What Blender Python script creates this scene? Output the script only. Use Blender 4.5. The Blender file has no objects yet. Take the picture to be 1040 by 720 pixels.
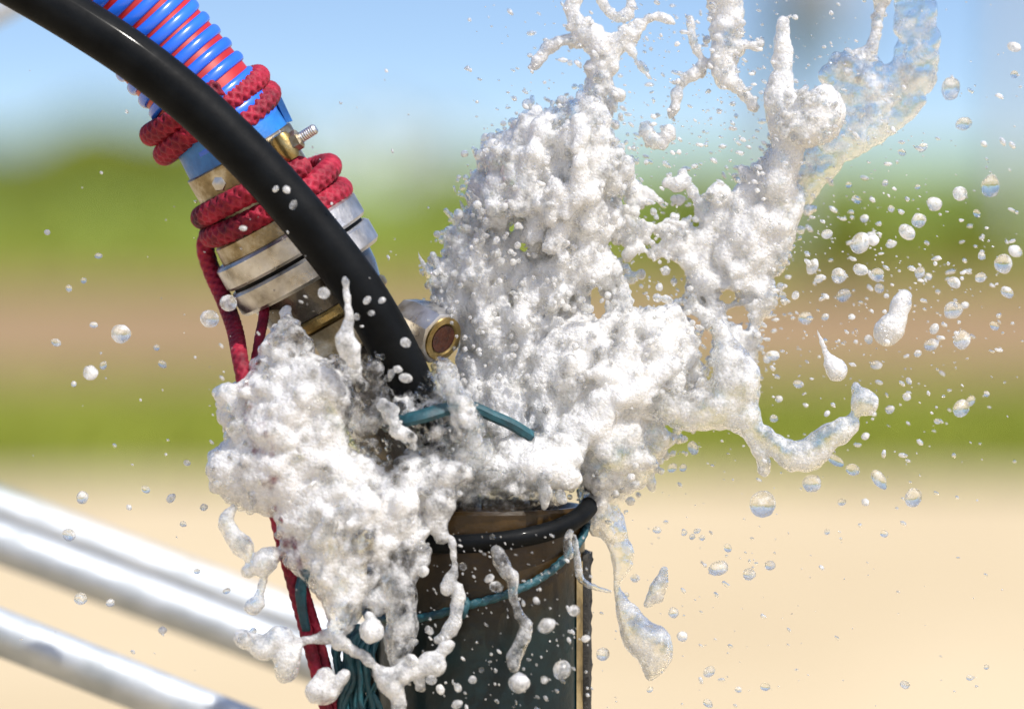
import bpy, math, random
import numpy as np
rng = np.random.default_rng(7)
random.seed(7)
C = bpy.context.scene.collection
sc = bpy.context.scene

# ------------------------------------------------------------------ camera, sky, sun, exposure
K = 0.00055           # metres per photograph pixel at the focus distance
D = 3.0               # focus distance
H = 1.25              # camera height
HOR = 165             # pixel row of the horizon
PITCH = math.atan((360 - HOR) * K / D)
CAM = np.array([0.0, 0.0, H])
FW = np.array([0.0, math.cos(PITCH), -math.sin(PITCH)])
UP = np.array([0.0, math.sin(PITCH), math.cos(PITCH)])
RT = np.array([1.0, 0.0, 0.0])
cd = bpy.data.cameras.new('camera'); cam = bpy.data.objects.new('camera', cd); C.objects.link(cam)
cam.location = CAM; cam.rotation_euler = (math.pi / 2 - PITCH, 0, 0)
cd.sensor_width = 36.0; cd.lens = 36.0 * D / (1040 * K)
cd.clip_start = 0.05; cd.clip_end = 6000
cd.dof.use_dof = True; cd.dof.focus_distance = D - 0.03; cd.dof.aperture_fstop = 3.4
sc.camera = cam

SUN_EL, SUN_AZ = math.radians(56), math.radians(132)      # azimuth clockwise from +Y: high, from the right, a little behind the camera
sdir = np.array([math.sin(SUN_AZ) * math.cos(SUN_EL), math.cos(SUN_AZ) * math.cos(SUN_EL), math.sin(SUN_EL)])
w = bpy.data.worlds.new('World'); sc.world = w; w.use_nodes = True
nt = w.node_tree; nt.nodes.clear()
o_ = nt.nodes.new('ShaderNodeOutputWorld'); bg = nt.nodes.new('ShaderNodeBackground')
sky = nt.nodes.new('ShaderNodeTexSky'); sky.sky_type = 'NISHITA'; sky.sun_disc = False
sky.sun_elevation = SUN_EL; sky.sun_rotation = SUN_AZ
sky.air_density = 1.0; sky.dust_density = 1.4; sky.ozone_density = 2.6
tc = nt.nodes.new('ShaderNodeTexCoord'); sx = nt.nodes.new('ShaderNodeSeparateXYZ'); cx = nt.nodes.new('ShaderNodeCombineXYZ')
mx = nt.nodes.new('ShaderNodeMath'); mx.operation = 'MAXIMUM'; mx.inputs[1].default_value = 0.0
pw = nt.nodes.new('ShaderNodeMath'); pw.operation = 'POWER'; pw.inputs[1].default_value = 0.44   # clear air: the blue starts low over the horizon
nt.links.new(tc.outputs['Generated'], sx.inputs[0]); nt.links.new(sx.outputs[0], cx.inputs[0]); nt.links.new(sx.outputs[1], cx.inputs[1])
nt.links.new(sx.outputs[2], mx.inputs[0]); nt.links.new(mx.outputs[0], pw.inputs[0]); nt.links.new(pw.outputs[0], cx.inputs[2])
nt.links.new(cx.outputs[0], sky.inputs[0]); nt.links.new(sky.outputs[0], bg.inputs[0]); nt.links.new(bg.outputs[0], o_.inputs[0])
bg.inputs[1].default_value = 0.15
sl = bpy.data.lights.new('sun', 'SUN'); sl.energy = 4.2; sl.angle = math.radians(0.5); sl.color = (1.0, 0.95, 0.88)
so = bpy.data.objects.new('sun', sl); C.objects.link(so)
import mathutils
so.rotation_euler = mathutils.Vector(sdir).to_track_quat('Z', 'Y').to_euler()
so.location = (3, -3, 6)
sc.view_settings.view_transform = 'Standard'; sc.view_settings.look = 'None'
sc.view_settings.exposure = 0.40; sc.view_settings.gamma = 1.0
sc.cycles.use_denoising = True
sc.cycles.max_bounces = 10; sc.cycles.transmission_bounces = 9; sc.cycles.transparent_max_bounces = 12
sc.cycles.diffuse_bounces = 4; sc.cycles.glossy_bounces = 5
sc.cycles.sample_clamp_indirect = 6.0
sc.cycles.caustics_reflective = False; sc.cycles.caustics_refractive = False

# ------------------------------------------------------------------ helpers
def W(p):
    """rigid frame: x right, y down, z away from the camera, in photograph pixels at the focus distance"""
    p = np.asarray(p, float).reshape(-1, 3)
    return CAM + D * FW + K * (np.outer(p[:, 0] - 520, RT) + np.outer(360 - p[:, 1], UP) + np.outer(p[:, 2], FW))
def comp(x, y, z):
    """a pixel seen at depth offset z -> coordinates in that rigid frame"""
    f = 1 + z * K / D
    return (520 + (x - 520) * f, 360 + (y - 360) * f, z)
def at(px, py, dist):
    """pixel at a distance in metres -> world point"""
    f = dist / D
    return CAM + dist * FW + K * f * ((px - 520) * RT + (360 - py) * UP)
def ground_at(px, py):
    d = (FW * D + K * ((px - 520) * RT + (360 - py) * UP)); t = -H / d[2]
    return CAM + d * t

def mesh_from(name, v, f, mat, parent=None, origin=None, smooth=True, loops4=None):
    v = np.asarray(v, float)
    if origin is None: origin = v.mean(0) if parent is None else np.array(parent['_o'])
    me = bpy.data.meshes.new(name)
    if loops4 is not None:
        q = np.asarray(loops4, np.int32)
        me.vertices.add(len(v)); me.vertices.foreach_set('co', (v - origin).astype(np.float32).ravel())
        me.loops.add(q.size); me.loops.foreach_set('vertex_index', q.ravel())
        me.polygons.add(len(q)); me.polygons.foreach_set('loop_start', np.arange(0, q.size, q.shape[1], dtype=np.int32))
        me.update(calc_edges=True)
    else:
        me.from_pydata((v - origin).tolist(), [], f); me.update()
    if smooth: me.polygons.foreach_set('use_smooth', np.ones(len(me.polygons), bool))
    if mat: me.materials.append(mat)
    o = bpy.data.objects.new(name, me); C.objects.link(o)
    if parent is not None:
        o.parent = parent; o.location = np.array(origin) - np.array(parent['_o'])
        o['_o'] = list(map(float, origin))
    else:
        o.location = origin; o['_o'] = list(map(float, origin))
    return o
def tag(o, label, cat, group=None):
    o['label'] = label; o['category'] = cat
    if group: o['group'] = group
    return o
def thing(name, label, cat, loc, group=None):
    o = bpy.data.objects.new(name, None); C.objects.link(o); o.location = loc; o.empty_display_size = .02
    o['_o'] = list(map(float, loc)); return tag(o, label, cat, group)

def spline(pts, step=1.5):
    """Catmull-Rom through rows of any width, resampled at about `step` in the first three columns"""
    P = np.asarray(pts, float)
    P = np.vstack([2 * P[0] - P[1], P, 2 * P[-1] - P[-2]])
    out = []
    for i in range(1, len(P) - 2):
        n = max(2, int(np.linalg.norm(P[i + 1, :3] - P[i, :3]) / step))
        t = np.linspace(0, 1, n, endpoint=False)[:, None]
        a, b, c, d = P[i - 1], P[i], P[i + 1], P[i + 2]
        out.append(.5 * (2 * b + (c - a) * t + (2 * a - 5 * b + 4 * c - d) * t ** 2 + (3 * b - a - 3 * c + d) * t ** 3))
    out.append(P[-2][None]); return np.vstack(out)
def frames(P):
    T = np.gradient(P, axis=0); T /= np.linalg.norm(T, axis=1)[:, None] + 1e-9
    n = np.cross(T[0], [0.31, 0.2, 0.93]); n /= np.linalg.norm(n); N = [n]
    for i in range(1, len(P)):
        n = n - T[i] * n.dot(T[i]); n /= np.linalg.norm(n); N.append(n)
    N = np.array(N); return T, N, np.cross(T, N)
def tube(P, r, segs=24, disp=None, flat=1.0, cap=True):
    """swept tube; P (n,3) px frame; r scalar / (n,) / with disp(s, theta) factor"""
    T, N, B = frames(P); n = len(P)
    s = np.concatenate([[0], np.cumsum(np.linalg.norm(np.diff(P, axis=0), axis=1))])
    th = np.linspace(0, 2 * np.pi, segs, endpoint=False)
    R = np.broadcast_to(np.asarray(r, float).reshape(-1, 1), (n, segs)).copy()
    if disp is not None: R *= disp(s[:, None], th[None, :])
    v = P[:, None, :] + R[:, :, None] * (np.cos(th)[None, :, None] * N[:, None, :] + flat * np.sin(th)[None, :, None] * B[:, None, :])
    v = v.reshape(-1, 3)
    i, j = np.meshgrid(np.arange(n - 1), np.arange(segs), indexing='ij'); j2 = (j + 1) % segs
    f = np.stack([i * segs + j, i * segs + j2, (i + 1) * segs + j2, (i + 1) * segs + j], -1).reshape(-1, 4).tolist()
    if cap: f += [list(range(segs))[::-1], [(n - 1) * segs + q for q in range(segs)]]
    return v, f
def merge(parts):
    V, F, b = [], [], 0
    for v, f in parts:
        V.append(v); F += [[q + b for q in x] for x in f]; b += len(v)
    return np.vstack(V), F
def basis(a):
    a = np.asarray(a, float); a /= np.linalg.norm(a)
    p = np.cross(a, [0, 0, 1.0]) if abs(a[2]) < .9 else np.cross(a, [0, 1.0, 0])
    p /= np.linalg.norm(p); return a, p, np.cross(a, p)
def lathe(c, a, prof, segs=72, closed=False, ang=None):
    """profile rows (s, r) about axis a through c"""
    a, p, q = basis(a); c = np.asarray(c, float); prof = np.asarray(prof, float)
    th = np.linspace(0, 2 * np.pi, segs, endpoint=False)
    v = c + prof[:, None, 0:1] * a + prof[:, None, 1:2] * (np.cos(th)[None, :, None] * p + np.sin(th)[None, :, None] * q)
    n = len(prof); v = v.reshape(-1, 3); m = n if closed else n - 1
    f = [[i * segs + j, i * segs + (j + 1) % segs, ((i + 1) % n) * segs + (j + 1) % segs, ((i + 1) % n) * segs + j] for i in range(m) for j in range(segs)]
    if not closed: f += [list(range(segs))[::-1], [(n - 1) * segs + q for q in range(segs)]]
    return v, f
def sharp(o, ang=32):
    me = o.data; me.update()
    try: me.set_sharp_from_angle(angle=math.radians(ang))
    except Exception: pass
    return o
def part(name, vf, mat, parent, sh=True):
    o = mesh_from(name, W(vf[0]), vf[1], mat, parent)
    return sharp(o) if sh else o

# ------------------------------------------------------------------ materials
def mat(name):
    m = bpy.data.materials.new(name); m.use_nodes = True; t = m.node_tree; t.nodes.clear()
    out = t.nodes.new('ShaderNodeOutputMaterial'); return m, t, out
def N_(t, typ, **kw):
    n = t.nodes.new(typ)
    for k_, v_ in kw.items():
        if k_.startswith('i_'):
            key = k_[2:].replace('_', ' '); n.inputs[key].default_value = v_
        else: setattr(n, k_, v_)
    return n
def noise(t, scale, detail=4, rough=.55, co=None, dist=0):
    n = N_(t, 'ShaderNodeTexNoise'); n.inputs['Scale'].default_value = scale; n.inputs['Detail'].default_value = detail
    n.inputs['Roughness'].default_value = rough; n.inputs['Distortion'].default_value = dist
    if co is None: co = N_(t, 'ShaderNodeTexCoord').outputs['Object']
    t.links.new(co, n.inputs['Vector']); return n
def ramp(t, src, stops):
    r = N_(t, 'ShaderNodeValToRGB'); e = r.color_ramp.elements
    while len(e) > 1: e.remove(e[-1])
    for i, (p, c) in enumerate(stops):
        x = e[0] if i == 0 else e.new(p)
        x.position = p; x.color = (*c, 1) if len(c) == 3 else c
    t.links.new(src, r.inputs[0]); return r
def principled(name, stops, scale=40, rough=(.3, .5), metal=0.0, bump=0.0, bscale=200, coat=0.0, spec=.5, detail=6):
    m, t, out = mat(name); b = N_(t, 'ShaderNodeBsdfPrincipled')
    n = noise(t, scale, detail, .6); r = ramp(t, n.outputs[0], stops); t.links.new(r.outputs[0], b.inputs['Base Color'])
    n2 = noise(t, scale * 2.3, 5, .6); mr = N_(t, 'ShaderNodeMapRange'); mr.inputs[1].default_value = .3; mr.inputs[2].default_value = .7
    mr.inputs[3].default_value = rough[0]; mr.inputs[4].default_value = rough[1]
    t.links.new(n2.outputs[0], mr.inputs[0]); t.links.new(mr.outputs[0], b.inputs['Roughness'])
    b.inputs['Metallic'].default_value = metal; b.inputs['Coat Weight'].default_value = coat; b.inputs['Coat Roughness'].default_value = .08
    b.inputs['Specular IOR Level'].default_value = spec
    if bump:
        n3 = noise(t, bscale, 5, .65); bp = N_(t, 'ShaderNodeBump'); bp.inputs['Strength'].default_value = bump; bp.inputs['Distance'].default_value = .001
        t.links.new(n3.outputs[0], bp.inputs['Height']); t.links.new(bp.outputs[0], b.inputs['Normal'])
    t.links.new(b.outputs[0], out.inputs[0]); return m

M = {}
M['rubber'] = principled('black_rubber', [(.3, (.002, .0025, .003)), (.7, (.006, .007, .008))], 60, (.5, .65), bump=.15, bscale=500, spec=.07, coat=.035)
M['blue_pvc'] = principled('blue_pvc', [(.3, (.010, .10, .62)), (.7, (.02, .15, .74))], 30, (.2, .3), coat=.3)
M['red_pvc'] = principled('red_pvc', [(.3, (.34, .008, .010)), (.7, (.48, .014, .016))], 30, (.3, .45))
M['blue_sleeve'] = principled('blue_sleeve', [(.25, (.005, .05, .16)), (.5, (.01, .13, .42)), (.75, (.02, .21, .58))], 45, (.3, .5), bump=.4, bscale=160)
M['alu'] = principled('cast_aluminium', [(.24, (.12, .10, .075)), (.40, (.38, .36, .33)), (.55, (.56, .55, .54)), (.78, (.76, .75, .74))], 44, (.22, .5), metal=.92, bump=.25, bscale=420)
M['stained'] = principled('stained_metal', [(.25, (.07, .05, .025)), (.45, (.24, .19, .11)), (.62, (.50, .46, .38)), (.8, (.66, .63, .57))], 55, (.25, .5), metal=.85, bump=.35, bscale=350)
M['brass'] = principled('dull_brass', [(.25, (.10, .065, .02)), (.5, (.34, .24, .09)), (.75, (.52, .42, .22))], 60, (.2, .45), metal=.9, bump=.3, bscale=300)
M['dark_metal'] = principled('wet_dark_metal', [(.3, (.025, .022, .018)), (.7, (.12, .10, .075))], 50, (.12, .35), metal=.6, bump=.3, bscale=260, coat=.5)
M['rust'] = principled('rust', [(.3, (.035, .012, .004)), (.6, (.14, .05, .012)), (.8, (.26, .12, .03))], 90, (.3, .6), bump=.6, bscale=300)
M['dark_rust'] = principled('dark_rust', [(.3, (.015, .004, .002)), (.6, (.07, .018, .006)), (.8, (.15, .05, .015))], 120, (.15, .4), bump=.6, bscale=300)
M['pale_tan'] = principled('tan_strip', [(.3, (.05, .035, .012)), (.5, (.22, .16, .07)), (.7, (.36, .28, .14))], 45, (.35, .6), bump=.5, bscale=300)
M['zinc'] = principled('galvanised_steel', [(.3, (.36, .39, .41)), (.55, (.50, .53, .56)), (.75, (.62, .65, .67))], 26, (.5, .72), metal=.7, bump=.1, bscale=120)
M['teal'] = principled('teal_fibre', [(.3, (.003, .022, .032)), (.6, (.006, .065, .085)), (.8, (.02, .14, .18))], 120, (.4, .6), bump=.5, bscale=900)
M['coating'] = principled('pitch_coating', [(.3, (.006, .006, .005)), (.8, (.03, .026, .018))], 300, (.5, .8), bump=1.0, bscale=700)

def rope_mat():
    m, t, out = mat('crimson_rope'); b = N_(t, 'ShaderNodeBsdfPrincipled')
    n = noise(t, 55, 5, .6); r = ramp(t, n.outputs[0], [(.28, (.06, .004, .014)), (.45, (.24, .006, .024)), (.62, (.42, .012, .042)), (.8, (.44, .07, .12))])
    f = noise(t, 900, 4, .7); mm = N_(t, 'ShaderNodeMix', data_type='RGBA', blend_type='MULTIPLY'); mm.inputs[0].default_value = .55
    fr = ramp(t, f.outputs[0], [(.3, (.35, .3, .3)), (.7, (1.0, 1.0, 1.0))])
    t.links.new(r.outputs[0], mm.inputs[6]); t.links.new(fr.outputs[0], mm.inputs[7]); t.links.new(mm.outputs[2], b.inputs['Base Color'])
    b.inputs['Roughness'].default_value = .55; b.inputs['Sheen Weight'].default_value = .04; b.inputs['Specular IOR Level'].default_value = .3
    bp = N_(t, 'ShaderNodeBump'); bp.inputs['Strength'].default_value = .5; bp.inputs['Distance'].default_value = .0008
    t.links.new(f.outputs[0], bp.inputs['Height']); t.links.new(bp.outputs[0], b.inputs['Normal']); t.links.new(b.outputs[0], out.inputs[0]); return m
M['rope'] = rope_mat()

def pipe_mat():
    m, t, out = mat('wet_brown_teal_pipe'); b = N_(t, 'ShaderNodeBsdfPrincipled')
    g = N_(t, 'ShaderNodeNewGeometry'); s = N_(t, 'ShaderNodeSeparateXYZ'); t.links.new(g.outputs['Position'], s.inputs[0])
    n = noise(t, 16, 6, .65, g.outputs['Position'], 1.2)
    a = N_(t, 'ShaderNodeMath', operation='MULTIPLY_ADD'); a.inputs[1].default_value = .06; t.links.new(n.outputs[0], a.inputs[0]); t.links.new(s.outputs[2], a.inputs[2])
    mr = N_(t, 'ShaderNodeMapRange'); mr.inputs[1].default_value = .985; mr.inputs[2].default_value = 1.075; t.links.new(a.outputs[0], mr.inputs[0])
    r = ramp(t, mr.outputs[0], [(0, (.003, .013, .017)), (.35, (.006, .016, .017)), (.6, (.020, .014, .006)), (1, (.050, .028, .008))])   # brown at the mouth, dark teal below, with a ragged boundary
    n2 = noise(t, 60, 6, .7, g.outputs['Position']); mm = N_(t, 'ShaderNodeMix', data_type='RGBA', blend_type='MULTIPLY'); mm.inputs[0].default_value = .8
    r2 = ramp(t, n2.outputs[0], [(.3, (.3, .3, .3)), (.7, (1.3, 1.25, 1.15))])
    t.links.new(r.outputs[0], mm.inputs[6]); t.links.new(r2.outputs[0], mm.inputs[7]); t.links.new(mm.outputs[2], b.inputs['Base Color'])
    b.inputs['Specular IOR Level'].default_value = .25; b.inputs['Roughness'].default_value = .3; b.inputs['Coat Weight'].default_value = .12; b.inputs['Coat Roughness'].default_value = .12
    n3 = noise(t, 140, 5, .6, g.outputs['Position']); bp = N_(t, 'ShaderNodeBump'); bp.inputs['Strength'].default_value = .35; bp.inputs['Distance'].default_value = .0015
    t.links.new(n3.outputs[0], bp.inputs['Height']); t.links.new(bp.outputs[0], b.inputs['Normal']); t.links.new(b.outputs[0], out.inputs[0]); return m
M['pipe'] = pipe_mat()

def water_mat(name, base=None, bumpy=1.0):
    """clear water mixed with white aerated foam; the share of foam is carried by the mesh (or is one number for loose drops)"""
    m, t, out = mat(name)
    co = N_(t, 'ShaderNodeNewGeometry').outputs['Position']
    # bubbles + ripples
    vo = N_(t, 'ShaderNodeTexVoronoi'); vo.inputs['Scale'].default_value = 520; t.links.new(co, vo.inputs['Vector'])
    n1 = noise(t, 700, 3, .6, co); n2 = noise(t, 170, 4, .6, co)
    ad = N_(t, 'ShaderNodeMath', operation='MULTIPLY_ADD'); ad.inputs[1].default_value = -.8; t.links.new(vo.outputs['Distance'], ad.inputs[0]); t.links.new(n1.outputs[0], ad.inputs[2])
    bp = N_(t, 'ShaderNodeBump'); bp.inputs['Strength'].default_value = min(1, 1.0 * bumpy); bp.inputs['Distance'].default_value = .0021; t.links.new(ad.outputs[0], bp.inputs['Height'])
    bw = N_(t, 'ShaderNodeBump'); bw.inputs['Strength'].default_value = .35 * bumpy; bw.inputs['Distance'].default_value = .003; t.links.new(n2.outputs[0], bw.inputs['Height'])
    foam = N_(t, 'ShaderNodeBsdfPrincipled'); foam.inputs['Base Color'].default_value = (.975, .962, .925, 1); foam.inputs['Roughness'].default_value = .12
    foam.inputs['Specular IOR Level'].default_value = .5; t.links.new(bp.outputs[0], foam.inputs['Normal'])
    tr = N_(t, 'ShaderNodeBsdfTranslucent'); tr.inputs[0].default_value = (.93, .92, .88, 1); t.links.new(bp.outputs[0], tr.inputs['Normal'])
    foam.inputs['Coat Weight'].default_value = 1.0; foam.inputs['Coat Roughness'].default_value = .03; foam.inputs['Coat IOR'].default_value = 1.33; t.links.new(bw.outputs[0], foam.inputs['Coat Normal'])
    foam.inputs['Subsurface Weight'].default_value = .85; foam.inputs['Subsurface Radius'].default_value = (1.0, .97, .9); foam.inputs['Subsurface Scale'].default_value = .0095
    fm = N_(t, 'ShaderNodeMixShader'); fm.inputs[0].default_value = .25; t.links.new(foam.outputs[0], fm.inputs[1]); t.links.new(tr.outputs[0], fm.inputs[2])
    gl = N_(t, 'ShaderNodeBsdfPrincipled'); gl.inputs['Base Color'].default_value = (.97, .985, .98, 1); gl.inputs['Transmission Weight'].default_value = 1.0
    gl.inputs['IOR'].default_value = 1.33; gl.inputs['Roughness'].default_value = .02; t.links.new(bw.outputs[0], gl.inputs['Normal'])
    tp = N_(t, 'ShaderNodeBsdfTransparent'); tp.inputs[0].default_value = (.98, .99, .99, 1)
    cl = N_(t, 'ShaderNodeMixShader'); cl.inputs[0].default_value = .55; t.links.new(gl.outputs[0], cl.inputs[1]); t.links.new(tp.outputs[0], cl.inputs[2])
    mixs = N_(t, 'ShaderNodeMixShader'); t.links.new(cl.outputs[0], mixs.inputs[1]); t.links.new(fm.outputs[0], mixs.inputs[2])
    nn = noise(t, 95, 5, .65, co)
    a2 = N_(t, 'ShaderNodeMath', operation='MULTIPLY_ADD'); a2.inputs[1].default_value = 1.9; t.links.new(nn.outputs[0], a2.inputs[0])
    if base is None:
        at_ = N_(t, 'ShaderNodeAttribute', attribute_name='foam'); t.links.new(at_.outputs['Fac'], a2.inputs[2])
    else: a2.inputs[2].default_value = base
    mr = N_(t, 'ShaderNodeMapRange', interpolation_type='SMOOTHSTEP'); mr.inputs[1].default_value = 1.05; mr.inputs[2].default_value = 1.80
    t.links.new(a2.outputs[0], mr.inputs[0]); t.links.new(mr.outputs[0], mixs.inputs[0]); t.links.new(mixs.outputs[0], out.inputs[0]); return m
M['water'] = water_mat('foaming_water')
M['drop'] = water_mat('water_drop', .34, .2)
M['clear_drop'] = water_mat('clear_water_drop', .22, .25)
M['white_drop'] = water_mat('foamy_water_drop', .44, .2)

M['sand'] = principled('dry_sand', [(.3, (.42, .33, .20)), (.5, (.50, .40, .25)), (.7, (.56, .455, .295))], .55, (.8, .95), bump=.3, bscale=12, spec=.2, detail=8)
M['grass'] = principled('grass', [(.3, (.21, .25, .022)), (.55, (.28, .31, .035)), (.75, (.38, .36, .07))], .4, (.5, .7), spec=.3)
M['turf'] = principled('turf', [(.3, (.21, .24, .03)), (.55, (.26, .28, .045)), (.75, (.35, .32, .08))], .25, (.8, .95), spec=.2)
M['meadow'] = principled('meadow', [(.3, (.11, .18, .025)), (.5, (.15, .22, .03)), (.7, (.20, .24, .05))], .05, (.8, .95), spec=.2)
M['soil'] = principled('bare_soil', [(.3, (.20, .13, .06)), (.5, (.27, .18, .09)), (.7, (.33, .23, .12))], .18, (.85, .95), spec=.2)
M['leaf'] = principled('olive_leaf', [(.3, (.15, .18, .012)), (.6, (.24, .26, .02)), (.8, (.32, .32, .04))], 3, (.45, .6), spec=.3)
M['bark'] = principled('bark', [(.3, (.06, .045, .03)), (.7, (.14, .11, .08))], 20, (.8, .95))
M['pale'] = principled('whitewash', [(.3, (.66, .67, .66)), (.7, (.80, .80, .78))], .4, (.6, .8))
M['roof'] = principled('pale_roof', [(.3, (.42, .45, .48)), (.7, (.55, .57, .6))], .4, (.5, .7))
M['pane'] = principled('dark_window', [(.3, (.03, .04, .05)), (.7, (.06, .07, .08))], 2, (.1, .2))
M['timber'] = principled('weathered_pole', [(.3, (.42, .42, .46)), (.7, (.52, .52, .56))], 6, (.7, .9))
M['steel_grey'] = principled('grey_paint', [(.3, (.36, .37, .42)), (.7, (.44, .45, .5))], 6, (.4, .6))

# ------------------------------------------------------------------ setting: ground and background
def struct(o): o['kind'] = 'structure'; return o
def sheet(name, x0, x1, y0, y1, z, m, nx=2, wob=0.0, seed=0):
    r = np.random.default_rng(seed); xs = np.linspace(x0, x1, nx)
    a = y0 + wob * r.normal(size=nx); b = y1 + wob * r.normal(size=nx)
    v = [(x, yy, z) for x, yy in zip(xs, a)] + [(x, yy, z) for x, yy in zip(xs, b)]
    f = [[i, i + 1, nx + i + 1, nx + i] for i in range(nx - 1)]
    return struct(mesh_from(name, v, f, m, smooth=False))
def yrow(py): return ground_at(520, py)[1]
sheet('ground', -2500, 2500, -60, 5000, 0.0, M['sand'])
Y1, Y2, Y3 = yrow(484), yrow(410), yrow(294)
sheet('grass_verge', -60, 60, Y1, Y2 + .5, .02, M['turf'], 121, .35, 1)
sheet('soil_field', -140, 140, Y2, Y3 + 2, .04, M['soil'], 141, .5, 2)
sheet('meadow', -2400, 2400, Y3, 4500, .08, M['meadow'], 301, 1.2, 3)
# grass blades on the verge and in the meadow's near margin
def blades(name, n, xr, yr, h, zz, m, seed):
    r = np.random.default_rng(seed); x = r.uniform(*xr, n); y = r.uniform(*yr, n); hh = r.uniform(.4, 1, n) * h
    a = r.uniform(0, np.pi, n); wd = .018 + .02 * r.random(n); lx = r.normal(0, .35, n) * hh; ly = r.normal(0, .35, n) * hh
    v = np.empty((n, 3, 3)); v[:, 0] = np.c_[x - wd * np.cos(a), y - wd * np.sin(a), np.full(n, zz)]
    v[:, 1] = np.c_[x + wd * np.cos(a), y + wd * np.sin(a), np.full(n, zz)]; v[:, 2] = np.c_[x + lx, y + ly, zz + hh]
    o = mesh_from(name, v.reshape(-1, 3), None, m, loops4=np.arange(3 * n).reshape(-1, 3), smooth=False); o['kind'] = 'stuff'; return o
tag(blades('grass', 36000, (-7, 7), (Y1 - .3, Y2 + .4), .16, .02, M['grass'], 5), 'strip of short bright grass along the far edge of the sand', 'grass')
tag(blades('meadow_grass', 30000, (-16, 16), (Y3 - 1, Y3 + 30), .45, .08, M['grass'], 6), 'tall green meadow grass beyond the brown soil', 'grass')

def bush(px, py, dist, wpx, hpx, label, seed):
    r = np.random.default_rng(seed); b = at(px, py, dist); b[2] = .05
    top = at(px, py - hpx, dist)[2]; rx = wpx * K * dist / D / 2; hz = max(.3, top)
    t = thing('bush', label, 'bush', b, 'blurred bushes along the far field')
    n = 2600; u = r.normal(size=(n, 3)); u /= np.linalg.norm(u, axis=1)[:, None]; rad = r.random(n) ** .4
    clump = 1 + .25 * np.sin(u[:, 0] * 5 + seed) * np.cos(u[:, 1] * 6) * np.sin(u[:, 2] * 7)
    c = b + np.c_[u[:, 0] * rx, u[:, 1] * rx, u[:, 2] * hz * .42] * (rad * clump)[:, None] + [0, 0, hz * .56]
    d1 = r.normal(size=(n, 3)); d1 /= np.linalg.norm(d1, axis=1)[:, None]; d2 = np.cross(d1, r.normal(size=(n, 3))); d2 /= np.linalg.norm(d2, axis=1)[:, None]
    s = (.05 + .06 * r.random(n))[:, None] * min(1.6, rx)
    v = np.stack([c - d1 * s, c + d2 * s * .45, c + d1 * s, c - d2 * s * .45], 1).reshape(-1, 3)
    mesh_from('crown', v, None, M['leaf'], t, loops4=np.arange(4 * n).reshape(-1, 4), smooth=False)
    V = []
    for k in range(4):
        e = b + [r.normal(0, .3) * rx, r.normal(0, .3) * rx, hz * .7]
        P = np.linspace(b + [0.05 * k - .08, 0, -.05], e, 6); V.append(tube(P, np.linspace(.05, .015, 6), 6))
    v, f = merge(V); mesh_from('stem', v, f, M['bark'], t)
bush(862, 262, 52, 96, 66, 'round olive bush blurred at the field edge, left of the two right of the splash', 11)
bush(985, 262, 55, 110, 60, 'yellow green bush blurred at the right edge of the photo', 12)
bush(452, 200, 95, 62, 42, 'small pale green bush blurred at the horizon left of the splash', 13)
bush(30, 186, 120, 120, 20, 'low dark bush blurred on the horizon at the left edge', 14)
bush(150, 182, 130, 110, 16, 'low wide bush blurred on the horizon below the striped hose', 15)
bush(705, 268, 58, 110, 80, 'dark bush blurred behind the gap in the splash', 16)

def hedge():
    r = np.random.default_rng(31); n = 14000; d = 210; x = at(0, 165, d)[0] + (r.uniform(-420, 285, n)) * K * d / D
    y = d + r.normal(0, 1.2, n); top = 2.5 + .5 * np.sin(x * .35) + .35 * np.sin(x * 1.1 + 1); z = .05 + r.random(n) ** .8 * top
    c = np.c_[x, y, z]; d1 = r.normal(size=(n, 3)); d1 /= np.linalg.norm(d1, axis=1)[:, None]; d2 = np.cross(d1, r.normal(size=(n, 3))); d2 /= np.linalg.norm(d2, axis=1)[:, None]
    s_ = (.16 + .16 * r.random(n))[:, None]; v = np.stack([c - d1 * s_, c + d2 * s_ * .6, c + d1 * s_, c - d2 * s_ * .6], 1).reshape(-1, 3)
    o = mesh_from('hedge', v, None, M['grass'], loops4=np.arange(4 * n).reshape(-1, 4), smooth=False); o['kind'] = 'stuff'; tag(o, 'long green hedge blurred along the horizon on the left', 'hedge')
hedge()
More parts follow.
